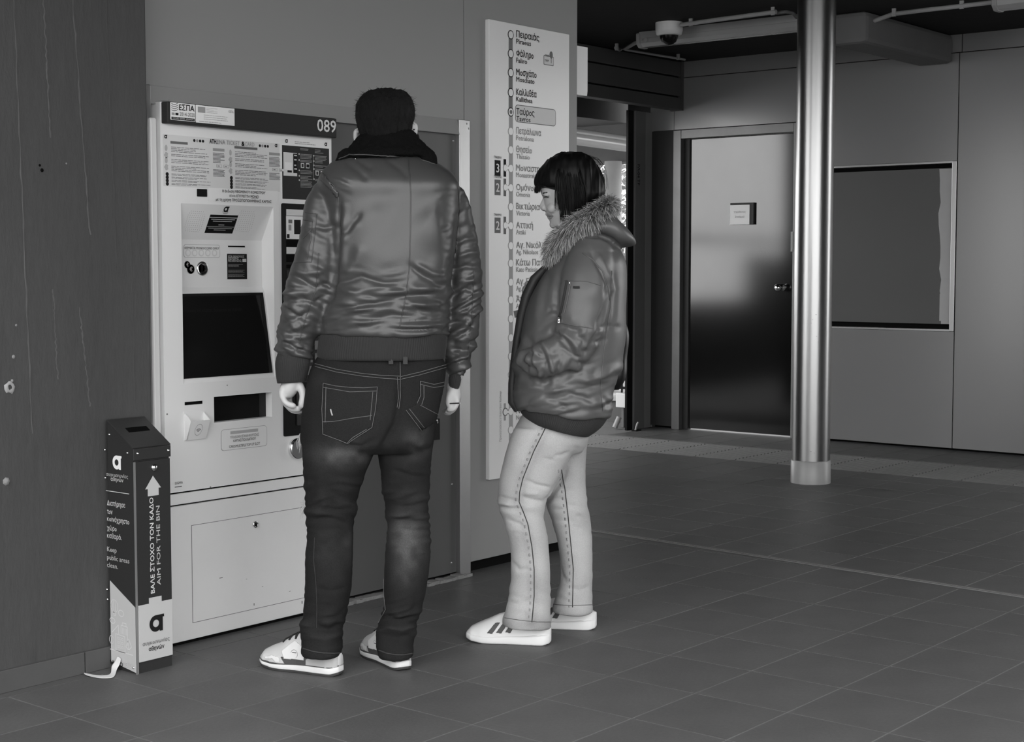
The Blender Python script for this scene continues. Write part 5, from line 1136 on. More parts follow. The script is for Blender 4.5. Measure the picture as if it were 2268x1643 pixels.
# pockets, yoke, seams, loops
patch(bt, [(717, 849), (775, 858), (836, 857), (832, 905), (824, 946), (770, 981), (716, 961), (715, 905)], 'back_pocket', 'denim_dark', jeans, .0018)
patch(bt, [(930, 844), (960, 850), (994, 843), (990, 880), (975, 925), (935, 953), (899, 908), (925, 893), (931, 875)], 'back_pocket', 'denim_dark', jeans, .0018)
for o_ in [c for c in jeans.children if c.name.startswith('back_pocket')]: setattr_(o_.data, 'tone', [1.15]*len(o_.data.vertices))
for pts in ([(717, 849), (745, 855), (775, 858), (806, 859), (836, 857)], [(717, 858), (775, 868), (834, 866)], [(717, 849), (714, 905), (716, 961), (770, 981), (824, 946), (832, 905), (836, 857)], [(723, 858), (721, 935)], [(826, 868), (820, 930)], [(716, 934), (740, 933), (780, 926), (824, 920)], [(769, 980), (782, 968), (812, 950)], [(930, 844), (960, 851), (994, 843)], [(930, 851), (960, 858), (992, 852)], [(930, 844), (931, 875), (923, 893)], [(938, 854), (938, 880), (933, 896)], [(899, 908), (932, 952)], [(906, 905), (938, 946)], [(930, 897), (975, 921)], [(699, 806), (745, 818), (800, 827), (850, 832), (886, 833)], [(699, 812), (745, 824), (800, 833), (850, 838), (886, 840)], [(888, 834), (930, 824), (992, 806)], [(888, 840), (930, 830), (992, 812)], [(886, 802), (887, 850), (888, 880), (884, 905)], [(880, 835), (882, 880), (878, 902)]): seamline(bt, pts, .0009, 'stitching', 'thread', jeans, lift=.0026, step=3)
for x in (866, 898): W(MB().hexa([p+FH*k for k in (-.004, .0) for p in (mp_(x-5, 806, -.134), mp_(x+5, 806, -.134), mp_(x+5, 790, -.132), mp_(x-5, 790, -.132))]).build('belt_loop', 'thread_dark', jeans))
seamline(bt, [(776, 794), (830, 796), (862, 797)], .0016, 'waist_edge', 'thread_pale', jeans, lift=.002); seamline(bt, [(904, 797), (945, 797)], .0014, 'waist_edge', 'thread', jeans, lift=.002)
for pts, m_ in (([(697, 1190), (695, 1240), (700, 1290), (702, 1350), (701, 1390)], 'thread_dark'), ([(856, 1170), (851, 1250), (850, 1310), (854, 1350), (838, 1380)], 'thread')): seamline(bt, pts, .0010, 'side_seam', m_, jeans, lift=.0010)
for Q, (y0, y1) in ((LL, (1436, 1447)), (RL, (1436, 1448))):
    a_ = [q for q in Q if q[0] > 1390]
hem = ((672, 1436), (690, 1442), (715, 1446), (740, 1447), (755, 1445)); seamline(bt, hem, .0022, 'frayed_hem', 'thread_dark', jeans, lift=.001); hem = ((840, 1440), (855, 1446), (875, 1450), (895, 1450), (912, 1447)); seamline(bt, hem, .0022, 'frayed_hem', 'thread_dark', jeans, lift=.001)
# rips: pale threads
rp_ = MB(); rn = random.Random(4)
def fray(cx0, cy0, dx, dy, n, ln, dv):
    for k in range(n):
        p = mp_(cx0+rn.uniform(-dx, dx), cy0+rn.uniform(-dy, dy), dv); q = p+RT*rn.uniform(-.012, .004)+UZ*rn.uniform(-ln, -ln*.3)-FH*rn.uniform(0, .006); m_ = (p+q)/2-RT*rn.uniform(0, .006)
        rp_.tube([p, m_, q], [.0011, .0010, .0005], 4)
fray(676, 1118, 5, 12, 26, .03, -.05); fray(667, 965, 4, 10, 22, .04, -.03)
o_ = W(rp_.build('ripped_threads', 'thread_pale', jeans, fix=False))
for pts in ([(733, 906), (735, 914), (737, 920)], [(966, 930), (967, 938)]): seamline(bt, pts, .0022, 'worn_hole', 'thread_pale', jeans, lift=.003, step=2)
# body (skin): head, neck, core, hands - one surface
bm_ = loft([mr(203, 838, 872, .025, .03), mr(215, 815, 895, .058, .03), mr(238, 798, 910, .084, .03), mr(262, 793, 914, .094, .03), mr(290, 797, 910, .094, .035), (mp_(853, 315, .045), RT*.066, FH*.085), (mp_(853, 335, .06), RT*.055, FH*.075), (mp_(853, 350, .07), RT*.045, FH*.055)], 40, .006, 2.1)
loft([(mp_(853, 290, .015), RT*.055, FH*.058), (mp_(853, 330, .0), RT*.056, FH*.056), (mp_(855, 365, -.01), RT*.11, FH*.07), (mp_(857, 410, -.01), RT*.16, FH*.09), (mp_(860, 600, 0), RT*.15, FH*.1), (mp_(845, 800, 0), RT*.15, FH*.09), (mp_(820, 960, 0), RT*.15, FH*.09)], 36, .014, 2.3, bm_)
for A in (Larm, Rarm): limb([(mp_(x, y, dv), .034 if i < len(A)-1 else .028) for i, (x, y, r, dv) in enumerate(A)], bm_, 16, .014)
for Q in (LL, RL): limb([(mp_((q[1]+q[2])/2, min(q[0], 1440), q[4]), (q[2]-q[1])/2*PXM*(.72 if q[0] < 1380 else .55)) for q in Q[:-1]], bm_, 20, .014)
def finger(pts, r0, r1): limb([(p, r0+(r1-r0)*i/(len(pts)-1)) for i, p in enumerate(pts)], bm_, 12, .004)
hp = lambda x, y, dv: mp_(x, y, -.026+dv)
limb([(mp_(650, 775, -.03), .029), (hp(650, 815, 0), .027), (hp(648, 842, 0), .026)], bm_, 18, .006)
limb([(hp(650, 838, .0), .025), (hp(644, 852, .0), .027), (hp(637, 866, .004), .025)], bm_, 20, .005, flat=1.25, fdir=FH)
for pts in ([(628, 858, -.016), (625, 876, -.022), (635, 893, -.026), (652, 899, -.026)], [(631, 864, .002), (628, 885, -.004), (642, 903, -.010), (664, 906, -.012)], [(634, 868, .018), (633, 891, .014), (648, 909, .008), (670, 909, .002)], [(640, 868, .032), (641, 890, .030), (654, 908, .024), (668, 913, .016)]): finger([hp(*p) for p in pts], .0105, .0078)
finger([hp(655, 846, -.004), hp(667, 860, -.012), hp(671, 878, -.018), hp(668, 900, -.022)], .0135, .0095)
hq = lambda x, y, dv: mp_(x, y, .09+dv)
limb([(mp_(1011, 810, .09), .026), (hq(1006, 845, 0), .022), (hq(1004, 864, 0), .021)], bm_, 18, .006); limb([(hq(1004, 862, 0), .021), (hq(1005, 876, 0), .024), (hq(1004, 888, 0), .022)], bm_, 18, .005, flat=1.3, fdir=FH)
for pts in ([(1010, 880, -.02), (1011, 894, -.024), (1003, 906, -.026), (992, 907, -.024)], [(1008, 884, -.004), (1009, 899, -.008), (999, 911, -.01), (988, 912, -.01)], [(1004, 886, .012), (1004, 902, .01), (995, 914, .006), (985, 914, .004)], [(999, 886, .026), (998, 900, .024), (990, 911, .02), (983, 911, .018)]): finger([hq(*p) for p in pts], .0100, .0075)
finger([hq(1000, 868, -.02), hq(994, 882, -.026), (hq(994, 898, -.026))], .012, .009)
# ears, nose, jaw
for cx_, cy_, dv in ((793, 302, .05), (915, 288, .05)):
    sg = -1 if cx_ < 850 else 1
    limb([(mp_(cx_-sg*4, cy_-14, dv), .009), (mp_(cx_+sg*4, cy_-12, dv-.004), .0075), (mp_(cx_+sg*5, cy_+2, dv-.002), .008), (mp_(cx_+sg*1, cy_+15, dv+.004), .0065), (mp_(cx_-sg*4, cy_+18, dv+.006), .005)], bm_, 12, .004)
limb([(mp_(848, 268, .12), .012), (mp_(846, 285, .145), .014), (mp_(846, 293, .135), .012)], bm_, 12, .004)
bd_ = evalmesh(bm_, .0036, 3); body = meshobj(bd_, 'body', 'skin', man)
# eyeglasses arm at the ear
W(MB().tube([mp_(917, 286, .04), mp_(921, 291, .06), mp_(926, 300, .10), mp_(928, 308, .14)], .003, 6).build('glasses_arm', 'black', man))
# hair cap
hm = loft([mr(197, 838, 872, .02, .03), mr(202, 818, 893, .05, .03), mr(214, 801, 908, .078, .03), mr(232, 791, 916, .096, .028), mr(262, 788, 917, .104, .028), mr(285, 793, 911, .102, .028), mr(305, 800, 905, .09, .02), mr(325, 806, 896, .072, .012), mr(338, 812, 890, .06, .01)], 56, .006, 2.15)
hk = evalmesh(hm, .0035, 2); V = getv(hk); N = getn(hk); X = pixof(V); dz = X[:, 1]
V = V+N*((nz(V*np.array([150, 150, 60]), 9)*.0026+nz(V*np.array([60, 60, 30]), 10)*.003)*sst(335, 290, dz))[:, None]
setv(hk, V); hair = meshobj(hk, 'hair', 'hair_brown', man)
hs = MB(); rn = random.Random(3)
for k in range(1500):
    f_ = hk.vertices[rn.randrange(len(hk.vertices))]
    y_ = proj(f_.co)[1]
    if y_ > 300: continue
    d = (f_.normal*rn.uniform(.5, 1)+Vector((rn.gauss(0, .5), rn.gauss(0, .5), rn.gauss(-.3, .5)))).normalized(); l = rn.uniform(.008, .018)*(1.2 if y_ < 235 else .8); d2 = d.orthogonal().normalized()*.0009
    p = f_.co-f_.normal*.002; hs.add([p-d2, p+d2, p+d*l], [(0, 1, 2)])
W(hs.build('hair_tufts', 'hair_brown', hair, fix=False))
# pale thing held in the right hand (card edge)
pn = empty('pen', hq(1006, 893, -.036), label='thin dark pen-like rod poking out of the man\'s right fist', cat='pen'); MB().tube([hq(996, 893.5, -.036)-pn.location, hq(1018, 892.5, -.036)-pn.location], .0017, 8).build('barrel', 'black', pn); MB().tube([hq(1017.5, 892.5, -.036)-pn.location, hq(1019.5, 892.4, -.036)-pn.location], [.0017, .0006], 8).build('tip', 'chrome', pn)
# shoes
def manshoe(heel, toe, left):
    s, sp, spatch, tr, L_, side = shoe(man, heel, toe, left, 'man')
    k = L_/.27
    for sd in (1, -1):
        spatch('side_panel', 'shoe_white', [(.40, .040*k), (.38, .070*k), (.54, .092*k), (.68, .060*k), (.64, .038*k)], sd)
        spatch('quarter', 'shoe_dark', [(.26, .026), (.28, .046*k), (.38, .055*k), (.68, .042*k), (.62, .020), (.4, .022)], sd, .0007)
        spatch('heel_counter', 'shoe_suede', [(.01, .026), (.01, .058*k), (.14, .066*k), (.29, .054*k), (.37, .042*k), (.37, .024)], sd, .0016)
        spatch('stripe', 'shoe_dark', [(.14, .067*k), (.14, .074*k), (.36, .059*k), (.34, .053*k)], sd, .0022)
        spatch('stripe', 'sole_white', [(.17, .063*k), (.17, .0665*k), (.34, .0525*k), (.33, .050*k)], sd, .0026)
        spatch('toe_inset', 'shoe_white', [(.70, .026), (.70, .040*k), (.80, .044*k), (.90, .036*k), (.88, .030*k), (.78, .034*k), (.75, .026)], sd, .0012)
        for q in range(5):
            h, n_ = sp(.56-.0*q+.03*q, .081*k-.0075*q, sd)
        # round emblem
        c_, n_ = sp(.52, .055*k, sd)
        if c_ is not None:
            ring = [c_+Vector((math.cos(a_)*.012, 0, math.sin(a_)*.013))+Vector((0, sd*.0022, 0)) for a_ in np.linspace(0, 6.2832, 20)]; MB().tube(ring, .0009, 4, cap=False).build('emblem_ring', 'shoe_grey', s)
            MB().box(c_.x-.007, c_.x+.007, c_.y+sd*.0015-.001, c_.y+sd*.0015+.001, c_.z+.003, c_.z+.005).build('emblem_bar', 'shoe_dark', s)
    # laces
    for q in range(6):
        t = .47+q*.042; top = tr.ray_cast(Vector((t*L_, 0, .2)), Vector((0, 0, -1)))[0]
        if top is None: continue
        w_ = .020*k; pts = []
        for yy in np.linspace(-w_, w_, 7):
            h = tr.ray_cast(Vector((t*L_+(yy*.25 if q % 2 else -yy*.25), yy, .2)), Vector((0, 0, -1)))[0]
            if h is not None: pts.append(h+UZ*.003)
        if len(pts) > 2: MB().tube(pts, .0026, 6).build('lace', 'lace', s)
    t0 = tr.ray_cast(Vector((.45*L_, 0, .2)), Vector((0, 0, -1)))[0]
    if t0 is not None:
        for sg in (1, -1): MB().tube([t0+UZ*.004, t0+Vector((.008, sg*.016, .014)), t0+Vector((-.004, sg*.026, .010)), t0+Vector((-.002, sg*.010, .006))], .0022, 6).build('lace_bow', 'lace', s)
    return s
manshoe(Vector((3.185, 3.262, 0)), Vector((3.125, 3.535, 0)), True)
manshoe(Vector((3.345, 3.150, 0)), Vector((3.445, 3.400, 0)), False)
# ---------------------------------------------------------------- woman in profile
DW = 4.99
wom = empty('person', Vector((D(1250, 900, DW).x, D(1250, 900, DW).y, 0)), label='woman in fur-hooded parka and pale jeans standing side-on facing the ticket machine', cat='person')
PXW = DW/FPX
def wr(y, xl, xr, b, dv=0, tilt=0): return ringpx(y, xl, xr, b, DW+dv, tilt)
def wp(x, y, dv=0): return D(x, y, DW+dv)
NA = [(1312, 562, 46, -.13), (1304, 600, 55, -.16), (1293, 650, 57, -.185), (1287, 700, 54, -.20), (1277, 745, 52, -.205), (1250, 782, 46, -.205), (1215, 797, 44, -.20), (1186, 800, 38, -.185), (1168, 797, 26, -.165)]
FA = [(1305, 570, 42, .13), (1290, 640, 46, .18), (1262, 720, 44, .2), (1225, 735, 36, .16), (1200, 690, 32, .11), (1186, 655, 26, .07)]
pm = loft([wr(508, 1268, 1335, .07), wr(525, 1256, 1352, .11), wr(545, 1244, 1368, .155), wr(575, 1226, 1384, .195), wr(620, 1196, 1388, .21), wr(660, 1173, 1388, .215), (wr(720, 1153, 1386, .22)), wr(780, 1142, 1380, .222), wr(830, 1136, 1371, .22), wr(872, 1134, 1360, .215), wr(900, 1139, 1353, .208, 0, 8), wr(912, 1146, 1349, .198, 0, 10)], 72, .01, 2.4)
limb([(wp(x, y, dv), r*PXW) for x, y, r, dv in NA], pm, 32); limb([(wp(x, y, dv), r*PXW) for x, y, r, dv in FA], pm, 28)
# hood folded at the back
loft([(wp(1286, 516, 0), RT*.012, FH*.09), (wp(1305, 508, 0), (RT*.25+UZ).normalized()*.020, FH*.13), (wp(1335, 503, 0), (RT*.1+UZ)*.040, FH*.15), (wp(1362, 510, 0), (UZ-RT*.2)*.054, FH*.15), (wp(1385, 518, 0), (UZ-RT*.5).normalized()*.045, FH*.12), (wp(1400, 525, 0), (UZ-RT*.6).normalized()*.026, FH*.07), (wp(1405, 528, 0), (UZ-RT*.6).normalized()*.008, FH*.02)], 40, .008, 2.2, pm)
pk = evalmesh(pm, .005, 6); V = getv(pk); N = getn(pk); X = pixof(V); dpt = (V-EYEa)@FHa*6
dA, tA = dseg(X, [(x, y) for x, y, r, dv in NA]); near = sst(.05, -.06, (V-EYEa)@FHa-DW); wa = sst(62, 44, dA)*near*(X[:, 1] > 555); wt = 1-wa
u = X[:, 0]/100; v = X[:, 1]/100; warp = nz(np.stack([u*1.3, v*1.3, dpt*.5], 1), 53)
low = sst(740, 860, X[:, 1]); f1 = ridge(nz(np.stack([u*1.6-v*.8+warp*.5, v*5+u*1.3+warp, dpt*.4], 1), 55)); f2 = ridge(nz(np.stack([u*2.6, v*10+u*2+warp*1.5, dpt*.4], 1), 56))
dis = wt*(low*((f1-.35)*.017+(f2-.3)*.006)+(1-low)*nz(np.stack([u*2.2+v, v*1.3-u, dpt*.4], 1), 57)*.005*sst(560, 600, X[:, 1]))
fo = sst(.42, .6, tA); f3 = ridge(nz(np.stack([u*4.5+v*1.5+warp*.8, v*3-u*2+warp, dpt*.4], 1), 58)); f4 = ridge(nz(np.stack([u*9+warp*1.4, v*6, dpt*.4], 1), 59))
dis += wa*(fo*((f3-.33)*.022+(f4-.3)*.006)+(1-fo)*(nz(np.stack([u*2.5, v*2.5, dpt*.5], 1), 60)*.005))
WS = [(-9, 5, [(1305, 548), (1318, 575), (1335, 605), (1345, 630), (1338, 660)]), (6, 6, [(1322, 560), (1340, 590), (1352, 625)]), (-10, 5, [(1240, 600), (1233, 650), (1232, 690), (1238, 712)]), (-8, 5, [(1345, 660), (1335, 700), (1318, 740), (1300, 775), (1288, 800)]),
    (-8, 4, [(1222, 735), (1250, 750), (1275, 790)]), (8, 5, [(1232, 728), (1262, 748), (1285, 780)]), (-8, 4, [(1192, 760), (1205, 790), (1220, 835)]), (8, 5, [(1200, 752), (1215, 785), (1228, 830)]), (-7, 4, [(1172, 770), (1180, 810), (1192, 845)]), (7, 4, [(1180, 765), (1188, 805), (1202, 842)]), (-7, 4, [(1240, 765), (1265, 785), (1290, 795)]), (-7, 5, [(1240, 720), (1260, 728), (1290, 735)]),
    (-10, 6, [(1300, 820), (1250, 832), (1205, 852), (1178, 850)]), (-9, 5, [(1165, 775), (1160, 800), (1165, 835), (1180, 852)]), (-6, 5, [(1230, 856), (1280, 850), (1325, 858)]), (6, 6, [(1215, 868), (1260, 864), (1300, 872)]), (-6, 5, [(1255, 870), (1295, 880), (1320, 898)]), (-7, 5, [(1270, 865), (1310, 860), (1350, 850)]), (6, 6, [(1285, 845), (1330, 835), (1358, 820)]), (-5, 5, [(1205, 880), (1235, 890), (1260, 910)]), (-5, 5, [(1320, 730), (1345, 722), (1375, 725)]), (-5, 5, [(1318, 762), (1345, 750)]), (-6, 4, [(1212, 685), (1230, 676)]), (-6, 4, [(1208, 692), (1232, 684)]), (-6, 6, [(1190, 735), (1215, 715), (1238, 700)]),
    (-9, 5, [(1295, 520), (1330, 522), (1352, 530), (1372, 548)]), (-5, 8, [(1222, 600), (1208, 650), (1200, 700)]), (5, 9, [(1210, 610), (1195, 660), (1185, 720)]), (-4, 5, [(1355, 590), (1365, 640), (1360, 700), (1345, 750)]), (5, 6, [(1350, 600), (1358, 650)]), (-5, 5, [(1330, 880), (1345, 890), (1350, 905)])]
dis += creases(V, N, WS); V = V+N*dis[:, None]; setv(pk, lap(pk, V, 1, .4)); parka = meshobj(pk, 'parka', 'parka', wom); pt_ = bvh(pk)
ribbed([wr(905, 1152, 1347, .190, 0, 10), wr(915, 1151, 1342, .188, 0, 13), wr(928, 1154, 1330, .185, 0, 16), wr(940, 1162, 1312, .178, 0, 18), wr(945, 1168, 1304, .172, 0, 18)], 'waistband', 'parka_knit', parka, 150, .0012)
# front placket (dark lining edge), zip tab, sleeve pocket with zip
W(MB().tube([wp(x-4, y, -.05) for x, y in ((1216, 588), (1188, 618), (1170, 656), (1159, 700), (1150, 750), (1143, 800), (1138, 850), (1138, 890), (1150, 910))], [.010, .016, .017, .016, .014, .013, .013, .014, .010], 10).build('front_placket', 'parka_lining', parka))
W(MB().hexa([p+FH*k for k in (-.045, -.041) for p in (wp(1137, 688), wp(1156, 684), wp(1157, 698), wp(1140, 703))]).build('strap_end', 'bagblack', parka))
seamline(pt_, [(1256, 622), (1251, 650), (1243, 690), (1240, 700)], .0045, 'sleeve_zip_tape', 'parka_knit', parka, lift=.001); seamline(pt_, [(1265, 624), (1259, 655), (1250, 695)], .0018, 'sleeve_zip', 'parka', parka, lift=.002)
seamline(pt_, [(1250, 621), (1300, 623), (1330, 632)], .0014, 'pocket_seam', 'parka', parka); seamline(pt_, [(1240, 714), (1280, 722), (1312, 727)], .0018, 'pocket_seam', 'parka', parka); seamline(pt_, [(1355, 600), (1352, 680), (1338, 770), (1330, 850), (1335, 910)], .0014, 'back_seam', 'parka', parka); seamline(pt_, [(1290, 560), (1312, 575), (1335, 600), (1348, 640), (1350, 665)], .002, 'armhole_seam', 'parka', parka)
patch(pt_, [(1270, 634), (1284, 634), (1284, 639), (1270, 639)], 'logo_tab', 'parka_knit', parka, .002)
q = onsurf(pt_, [(1243, 700), (1241, 716)], 4, .006)
if len(q) > 1: W(MB().tube(q, .005, 8).build('zip_pull', 'chrome', parka))
q = onsurf(pt_, [(1262, 627), (1263, 628)], 1, .002)
if q: W(MB().lathe([(.003, -.002), (.002, .002)], q[0], n=8).build('rivet', 'chrome', parka))
# fur trim: tufts along the hood edge
path = [(1352, 450, -.03, 22), (1340, 462, -.09, 26), (1310, 480, -.125, 27), (1275, 502, -.13, 29), (1245, 530, -.115, 28), (1226, 560, -.09, 22), (1222, 580, -.07, 11)]
path2 = [(1352, 450, .03, 22), (1335, 462, .10, 24), (1300, 480, .13, 24), (1265, 500, .12, 24), (1238, 525, .09, 24), (1222, 550, .05, 20)]
fr_ = MB(); tones = []; rn = random.Random(11)
for pth, cnt in ((path, 8500), (path2, 3000)):
    K = catmull(np.array([list(wp(x, y, dv))+[r*PXW] for x, y, dv, r in pth]), 80)
    for k in range(cnt):
        i = rn.randrange(79); t = rn.random(); c = Vector(K[i, :3]*(1-t)+K[i+1, :3]*t); r = K[i, 3]; ax = Vector(K[i+1, :3]-K[i, :3]).normalized(); a_ = ax.orthogonal().normalized(); b2 = ax.cross(a_); an = rn.uniform(0, 6.2832); rad = a_*math.cos(an)+b2*math.sin(an)
        p = c+rad*r*rn.uniform(.30, .62); d = (rad*.75+ax*rn.uniform(-.1, .75)+Vector((0, 0, -.35))+Vector((rn.gauss(0, .22), rn.gauss(0, .22), rn.gauss(0, .22)))).normalized(); l = rn.uniform(.022, .042)*(r/(27*PXW))**.5; w_ = d.cross(Vector((rn.gauss(0, 1), rn.gauss(0, 1), rn.gauss(0, 1)))).normalized()*rn.uniform(.0007, .0014); e_ = p+d*l+Vector((0, 0, -l*.25)); m_ = p+d*l*.55
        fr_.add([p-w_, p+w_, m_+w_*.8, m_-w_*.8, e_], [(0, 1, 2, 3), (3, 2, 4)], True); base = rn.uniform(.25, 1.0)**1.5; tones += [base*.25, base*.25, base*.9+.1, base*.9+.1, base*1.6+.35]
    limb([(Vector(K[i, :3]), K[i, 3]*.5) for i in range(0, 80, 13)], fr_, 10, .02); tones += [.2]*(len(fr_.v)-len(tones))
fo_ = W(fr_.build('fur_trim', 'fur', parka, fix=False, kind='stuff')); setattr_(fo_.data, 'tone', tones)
# jeans
wj = loft([wr(905, 1165, 1330, .135), wr(930, 1150, 1325, .15), wr(955, 1138, 1308, .155), wr(980, 1140, 1300, .14), wr(1000, 1160, 1290, .10)], 56, .01, 2.3)
NL = [(945, 1140, 1300, .085, -.065), (975, 1128, 1285, .09, -.07), (1010, 1118, 1264, .088, -.072), (1050, 1108, 1247, .082, -.074), (1085, 1103, 1224, .076, -.075), (1115, 1103, 1208, .070, -.076), (1145, 1112, 1205, .066, -.078), (1190, 1126, 1213, .064, -.08), (1250, 1132, 1218, .062, -.082), (1310, 1128, 1219, .060, -.084), (1350, 1120, 1220, .064, -.087), (1376, 1113, 1221, .070, -.090), (1387, 1112, 1221, .070, -.090)]
FL = [(945, 1175, 1304, .085, .07), (985, 1196, 1300, .085, .075), (1040, 1208, 1297, .08, .085), (1090, 1206, 1299, .075, .09), (1125, 1212, 1303, .07, .092), (1165, 1226, 1309, .066, .094), (1220, 1238, 1312, .062, .096), (1290, 1239, 1312, .060, .098), (1325, 1230, 1312, .064, .095), (1347, 1222, 1313, .070, .09), (1355, 1222, 1313, .070, .09)]
for Q in (NL, FL): loft([wr(y, xl, xr, b, dv, 3 if (Q is NL and y > 1340) else 0) for y, xl, xr, b, dv in Q], 44, .01, 2.2, wj)
wk = evalmesh(wj, .005, 5); V = getv(wk); N = getn(wk); X = pixof(V); dpt = (V-EYEa)@FHa*6; u = X[:, 0]/100; v = X[:, 1]/100; warp = nz(np.stack([u*1.5, v*1.5, dpt*.5], 1), 71)
kn = np.exp(-((X[:, 1]-1120)/45)**2)*.9+np.exp(-((X[:, 1]-1340)/50)**2)*.6+.15; f1 = ridge(nz(np.stack([u*1.8+warp*.4, v*6-u*1.2+warp, dpt*.4], 1), 73))
dis = kn*(f1-.33)*.008
WJ = [(-6, 4, [(1104, 1100), (1135, 1108), (1150, 1108)]), (-6, 4, [(1106, 1122), (1130, 1128), (1160, 1122)]), (6, 5, [(1104, 1112), (1130, 1117)]), (-6, 4, [(1160, 1062), (1190, 1075), (1222, 1080)]), (-6, 4, [(1155, 1102), (1185, 1108), (1208, 1112)]), (5, 5, [(1160, 1090), (1195, 1095)]), (-5, 4, [(1120, 1150), (1150, 1160), (1165, 1172)]), (-5, 5, [(1130, 1240), (1150, 1262), (1175, 1260)]), (-5, 4, [(1122, 1330), (1150, 1338), (1170, 1330)]), (-5, 4, [(1275, 1140), (1295, 1148), (1306, 1155)]), (-5, 4, [(1230, 1130), (1250, 1128), (1255, 1120)]), (-5, 4, [(1265, 1165), (1290, 1170)]), (-5, 5, [(1260, 1300), (1285, 1308), (1308, 1298)]), (-5, 5, [(1232, 1240), (1245, 1275), (1256, 1290)]), (-8, 6, [(1258, 1030), (1246, 1060), (1225, 1090), (1207, 1118)]), (-4, 4, [(1225, 1010), (1245, 1008), (1262, 1000)]), (-4, 4, [(1200, 1015), (1230, 1020)])]
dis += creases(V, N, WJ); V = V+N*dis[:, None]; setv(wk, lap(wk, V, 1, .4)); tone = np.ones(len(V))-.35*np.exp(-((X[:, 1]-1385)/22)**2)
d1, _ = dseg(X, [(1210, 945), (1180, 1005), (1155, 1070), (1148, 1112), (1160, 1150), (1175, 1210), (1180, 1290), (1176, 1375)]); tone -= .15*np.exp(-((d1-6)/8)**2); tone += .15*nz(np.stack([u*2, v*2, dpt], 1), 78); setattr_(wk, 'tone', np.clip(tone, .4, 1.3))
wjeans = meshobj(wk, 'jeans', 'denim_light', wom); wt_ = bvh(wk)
for pts in ([(1209, 946), (1182, 1000), (1158, 1060), (1151, 1090), (1150, 1112), (1157, 1128), (1169, 1160), (1178, 1210), (1183, 1260), (1183, 1320), (1178, 1378)], [(1243, 1040), (1251, 1080), (1258, 1140), (1264, 1200), (1270, 1260), (1268, 1345)]):
    seamline(wt_, pts, .0015, 'side_seam', 'thread_dark', wjeans, lift=.0008); seamline(wt_, [(x-7, y) for x, y in pts], .0028, 'seam_pucker', 'inkgrey', wjeans, dash=5, lift=.0002, step=3)
seamline(wt_, [(1118, 1368), (1150, 1373), (1190, 1377), (1219, 1377)], .0012, 'hem_stitch', 'thread', wjeans); seamline(wt_, [(1226, 1338), (1265, 1341), (1311, 1339)], .0012, 'hem_stitch', 'thread', wjeans)
# body: head, neck, core, hand
wb_ = loft([wr(343, 1240, 1288, .03), wr(352, 1222, 1304, .052), wr(372, 1204, 1320, .069), wr(395, 1197, 1327, .075), wr(415, 1196, 1327, .075), wr(428, 1198, 1324, .074), wr(434, 1201, 1322, .072), wr(441, 1204, 1319, .070), wr(452, 1205, 1312, .068), wr(464, 1208, 1303, .064), wr(470, 1210, 1297, .061), wr(479, 1213, 1290, .056), wr(486, 1217, 1284, .050), wr(492, 1218, 1280, .044), wr(500, 1222, 1278, .040), wr(507, 1236, 1276, .036)], 44, .0035, 2.05)
limb([(wp(1208, 434), .006), (wp(1205.5, 443), .0070), (wp(1203, 451), .0085), (wp(1201, 458), .0098), (wp(1205, 463), .008)], wb_, 14, .002)
for dv in (-.009, .009): limb([(wp(1205, 457, dv), .007), (wp(1203.5, 461.5, dv), .0075), (wp(1208, 464, dv), .006)], wb_, 10, .002)
for y, x, r in ((474.5, 1213, .0065), (482, 1217.5, .0068)): limb([(wp(x+5, y, -.020), r*.6), (wp(x, y-.5, -.008), r), (wp(x, y-.5, .008), r), (wp(x+5, y, .020), r*.6)], wb_, 10, .002)
limb([(wp(1226, 497, -.012), .011), (wp(1226, 497, .012), .011)], wb_, 12, .004)
for dv in (-.03, .03): limb([(wp(1203, 430, dv*.5), .0055), (wp(1204, 429, dv), .006), (wp(1214, 432, dv*1.75), .005)], wb_, 10, .003); limb([(wp(1222, 462, dv*1.3), .016), (wp(1228, 458, dv*1.6), .015)], wb_, 12, .004)
loft([(wp(1262, 470), RT*.045, FH*.048), (wp(1266, 505), RT*.046, FH*.05), (wp(1285, 540), RT*.05, FH*.10), (wp(1290, 600), RT*.08, FH*.14), (wp(1270, 760), RT*.09, FH*.14), (wp(1235, 940), RT*.08, FH*.12)], 30, .014, 2.2, wb_)
for A in (NA, FA): limb([(wp(x, y, dv), .030) for x, y, r, dv in A], wb_, 14, .014)
for Q in (NL, FL): limb([(wp((q[1]+q[2])/2, q[0], q[4]), min(q[3], (q[2]-q[1])/2*PXW)*.62) for q in Q[:-2]], wb_, 18, .014)
limb([(wp(1192, 664, .075), .024), (wp(1182, 655, .05), .025), (wp(1172, 645, .03), .024)], wb_, 16, .005, flat=1.3, fdir=FH)
def wfin(pts, r0=.0098, r1=.0078): limb([(wp(*p), r0+(r1-r0)*i/(len(pts)-1)) for i, p in enumerate(pts)], wb_, 12, .004)
wfin([(1174, 634, .025), (1168, 629, .008), (1170, 629, -.012), (1178, 632, -.028)], .0105, .009)
for k in range(4): wfin([(1170, 640+k*7, .03), (1163+k*.6, 641+k*7, .012), (1163+k*.6, 643+k*7, -.010), (1172, 645+k*7, -.026)], .0092, .0075)
wbd = evalmesh(wb_, .003, 2); wbody = meshobj(wbd, 'body', 'skin', wom); bt2 = bvh(wbd)
patch(bt2, [(1205, 435.2), (1211, 434.3), (1215, 436.2), (1210, 436.9), (1205, 436.6)], 'eye', 'eye_dark', wom, .0008, 1.0); patch(bt2, [(1203, 427.5), (1213, 425.5), (1213, 426.8), (1203, 429)], 'eyebrow', 'hair_brown', wom, .0010, 1.0)
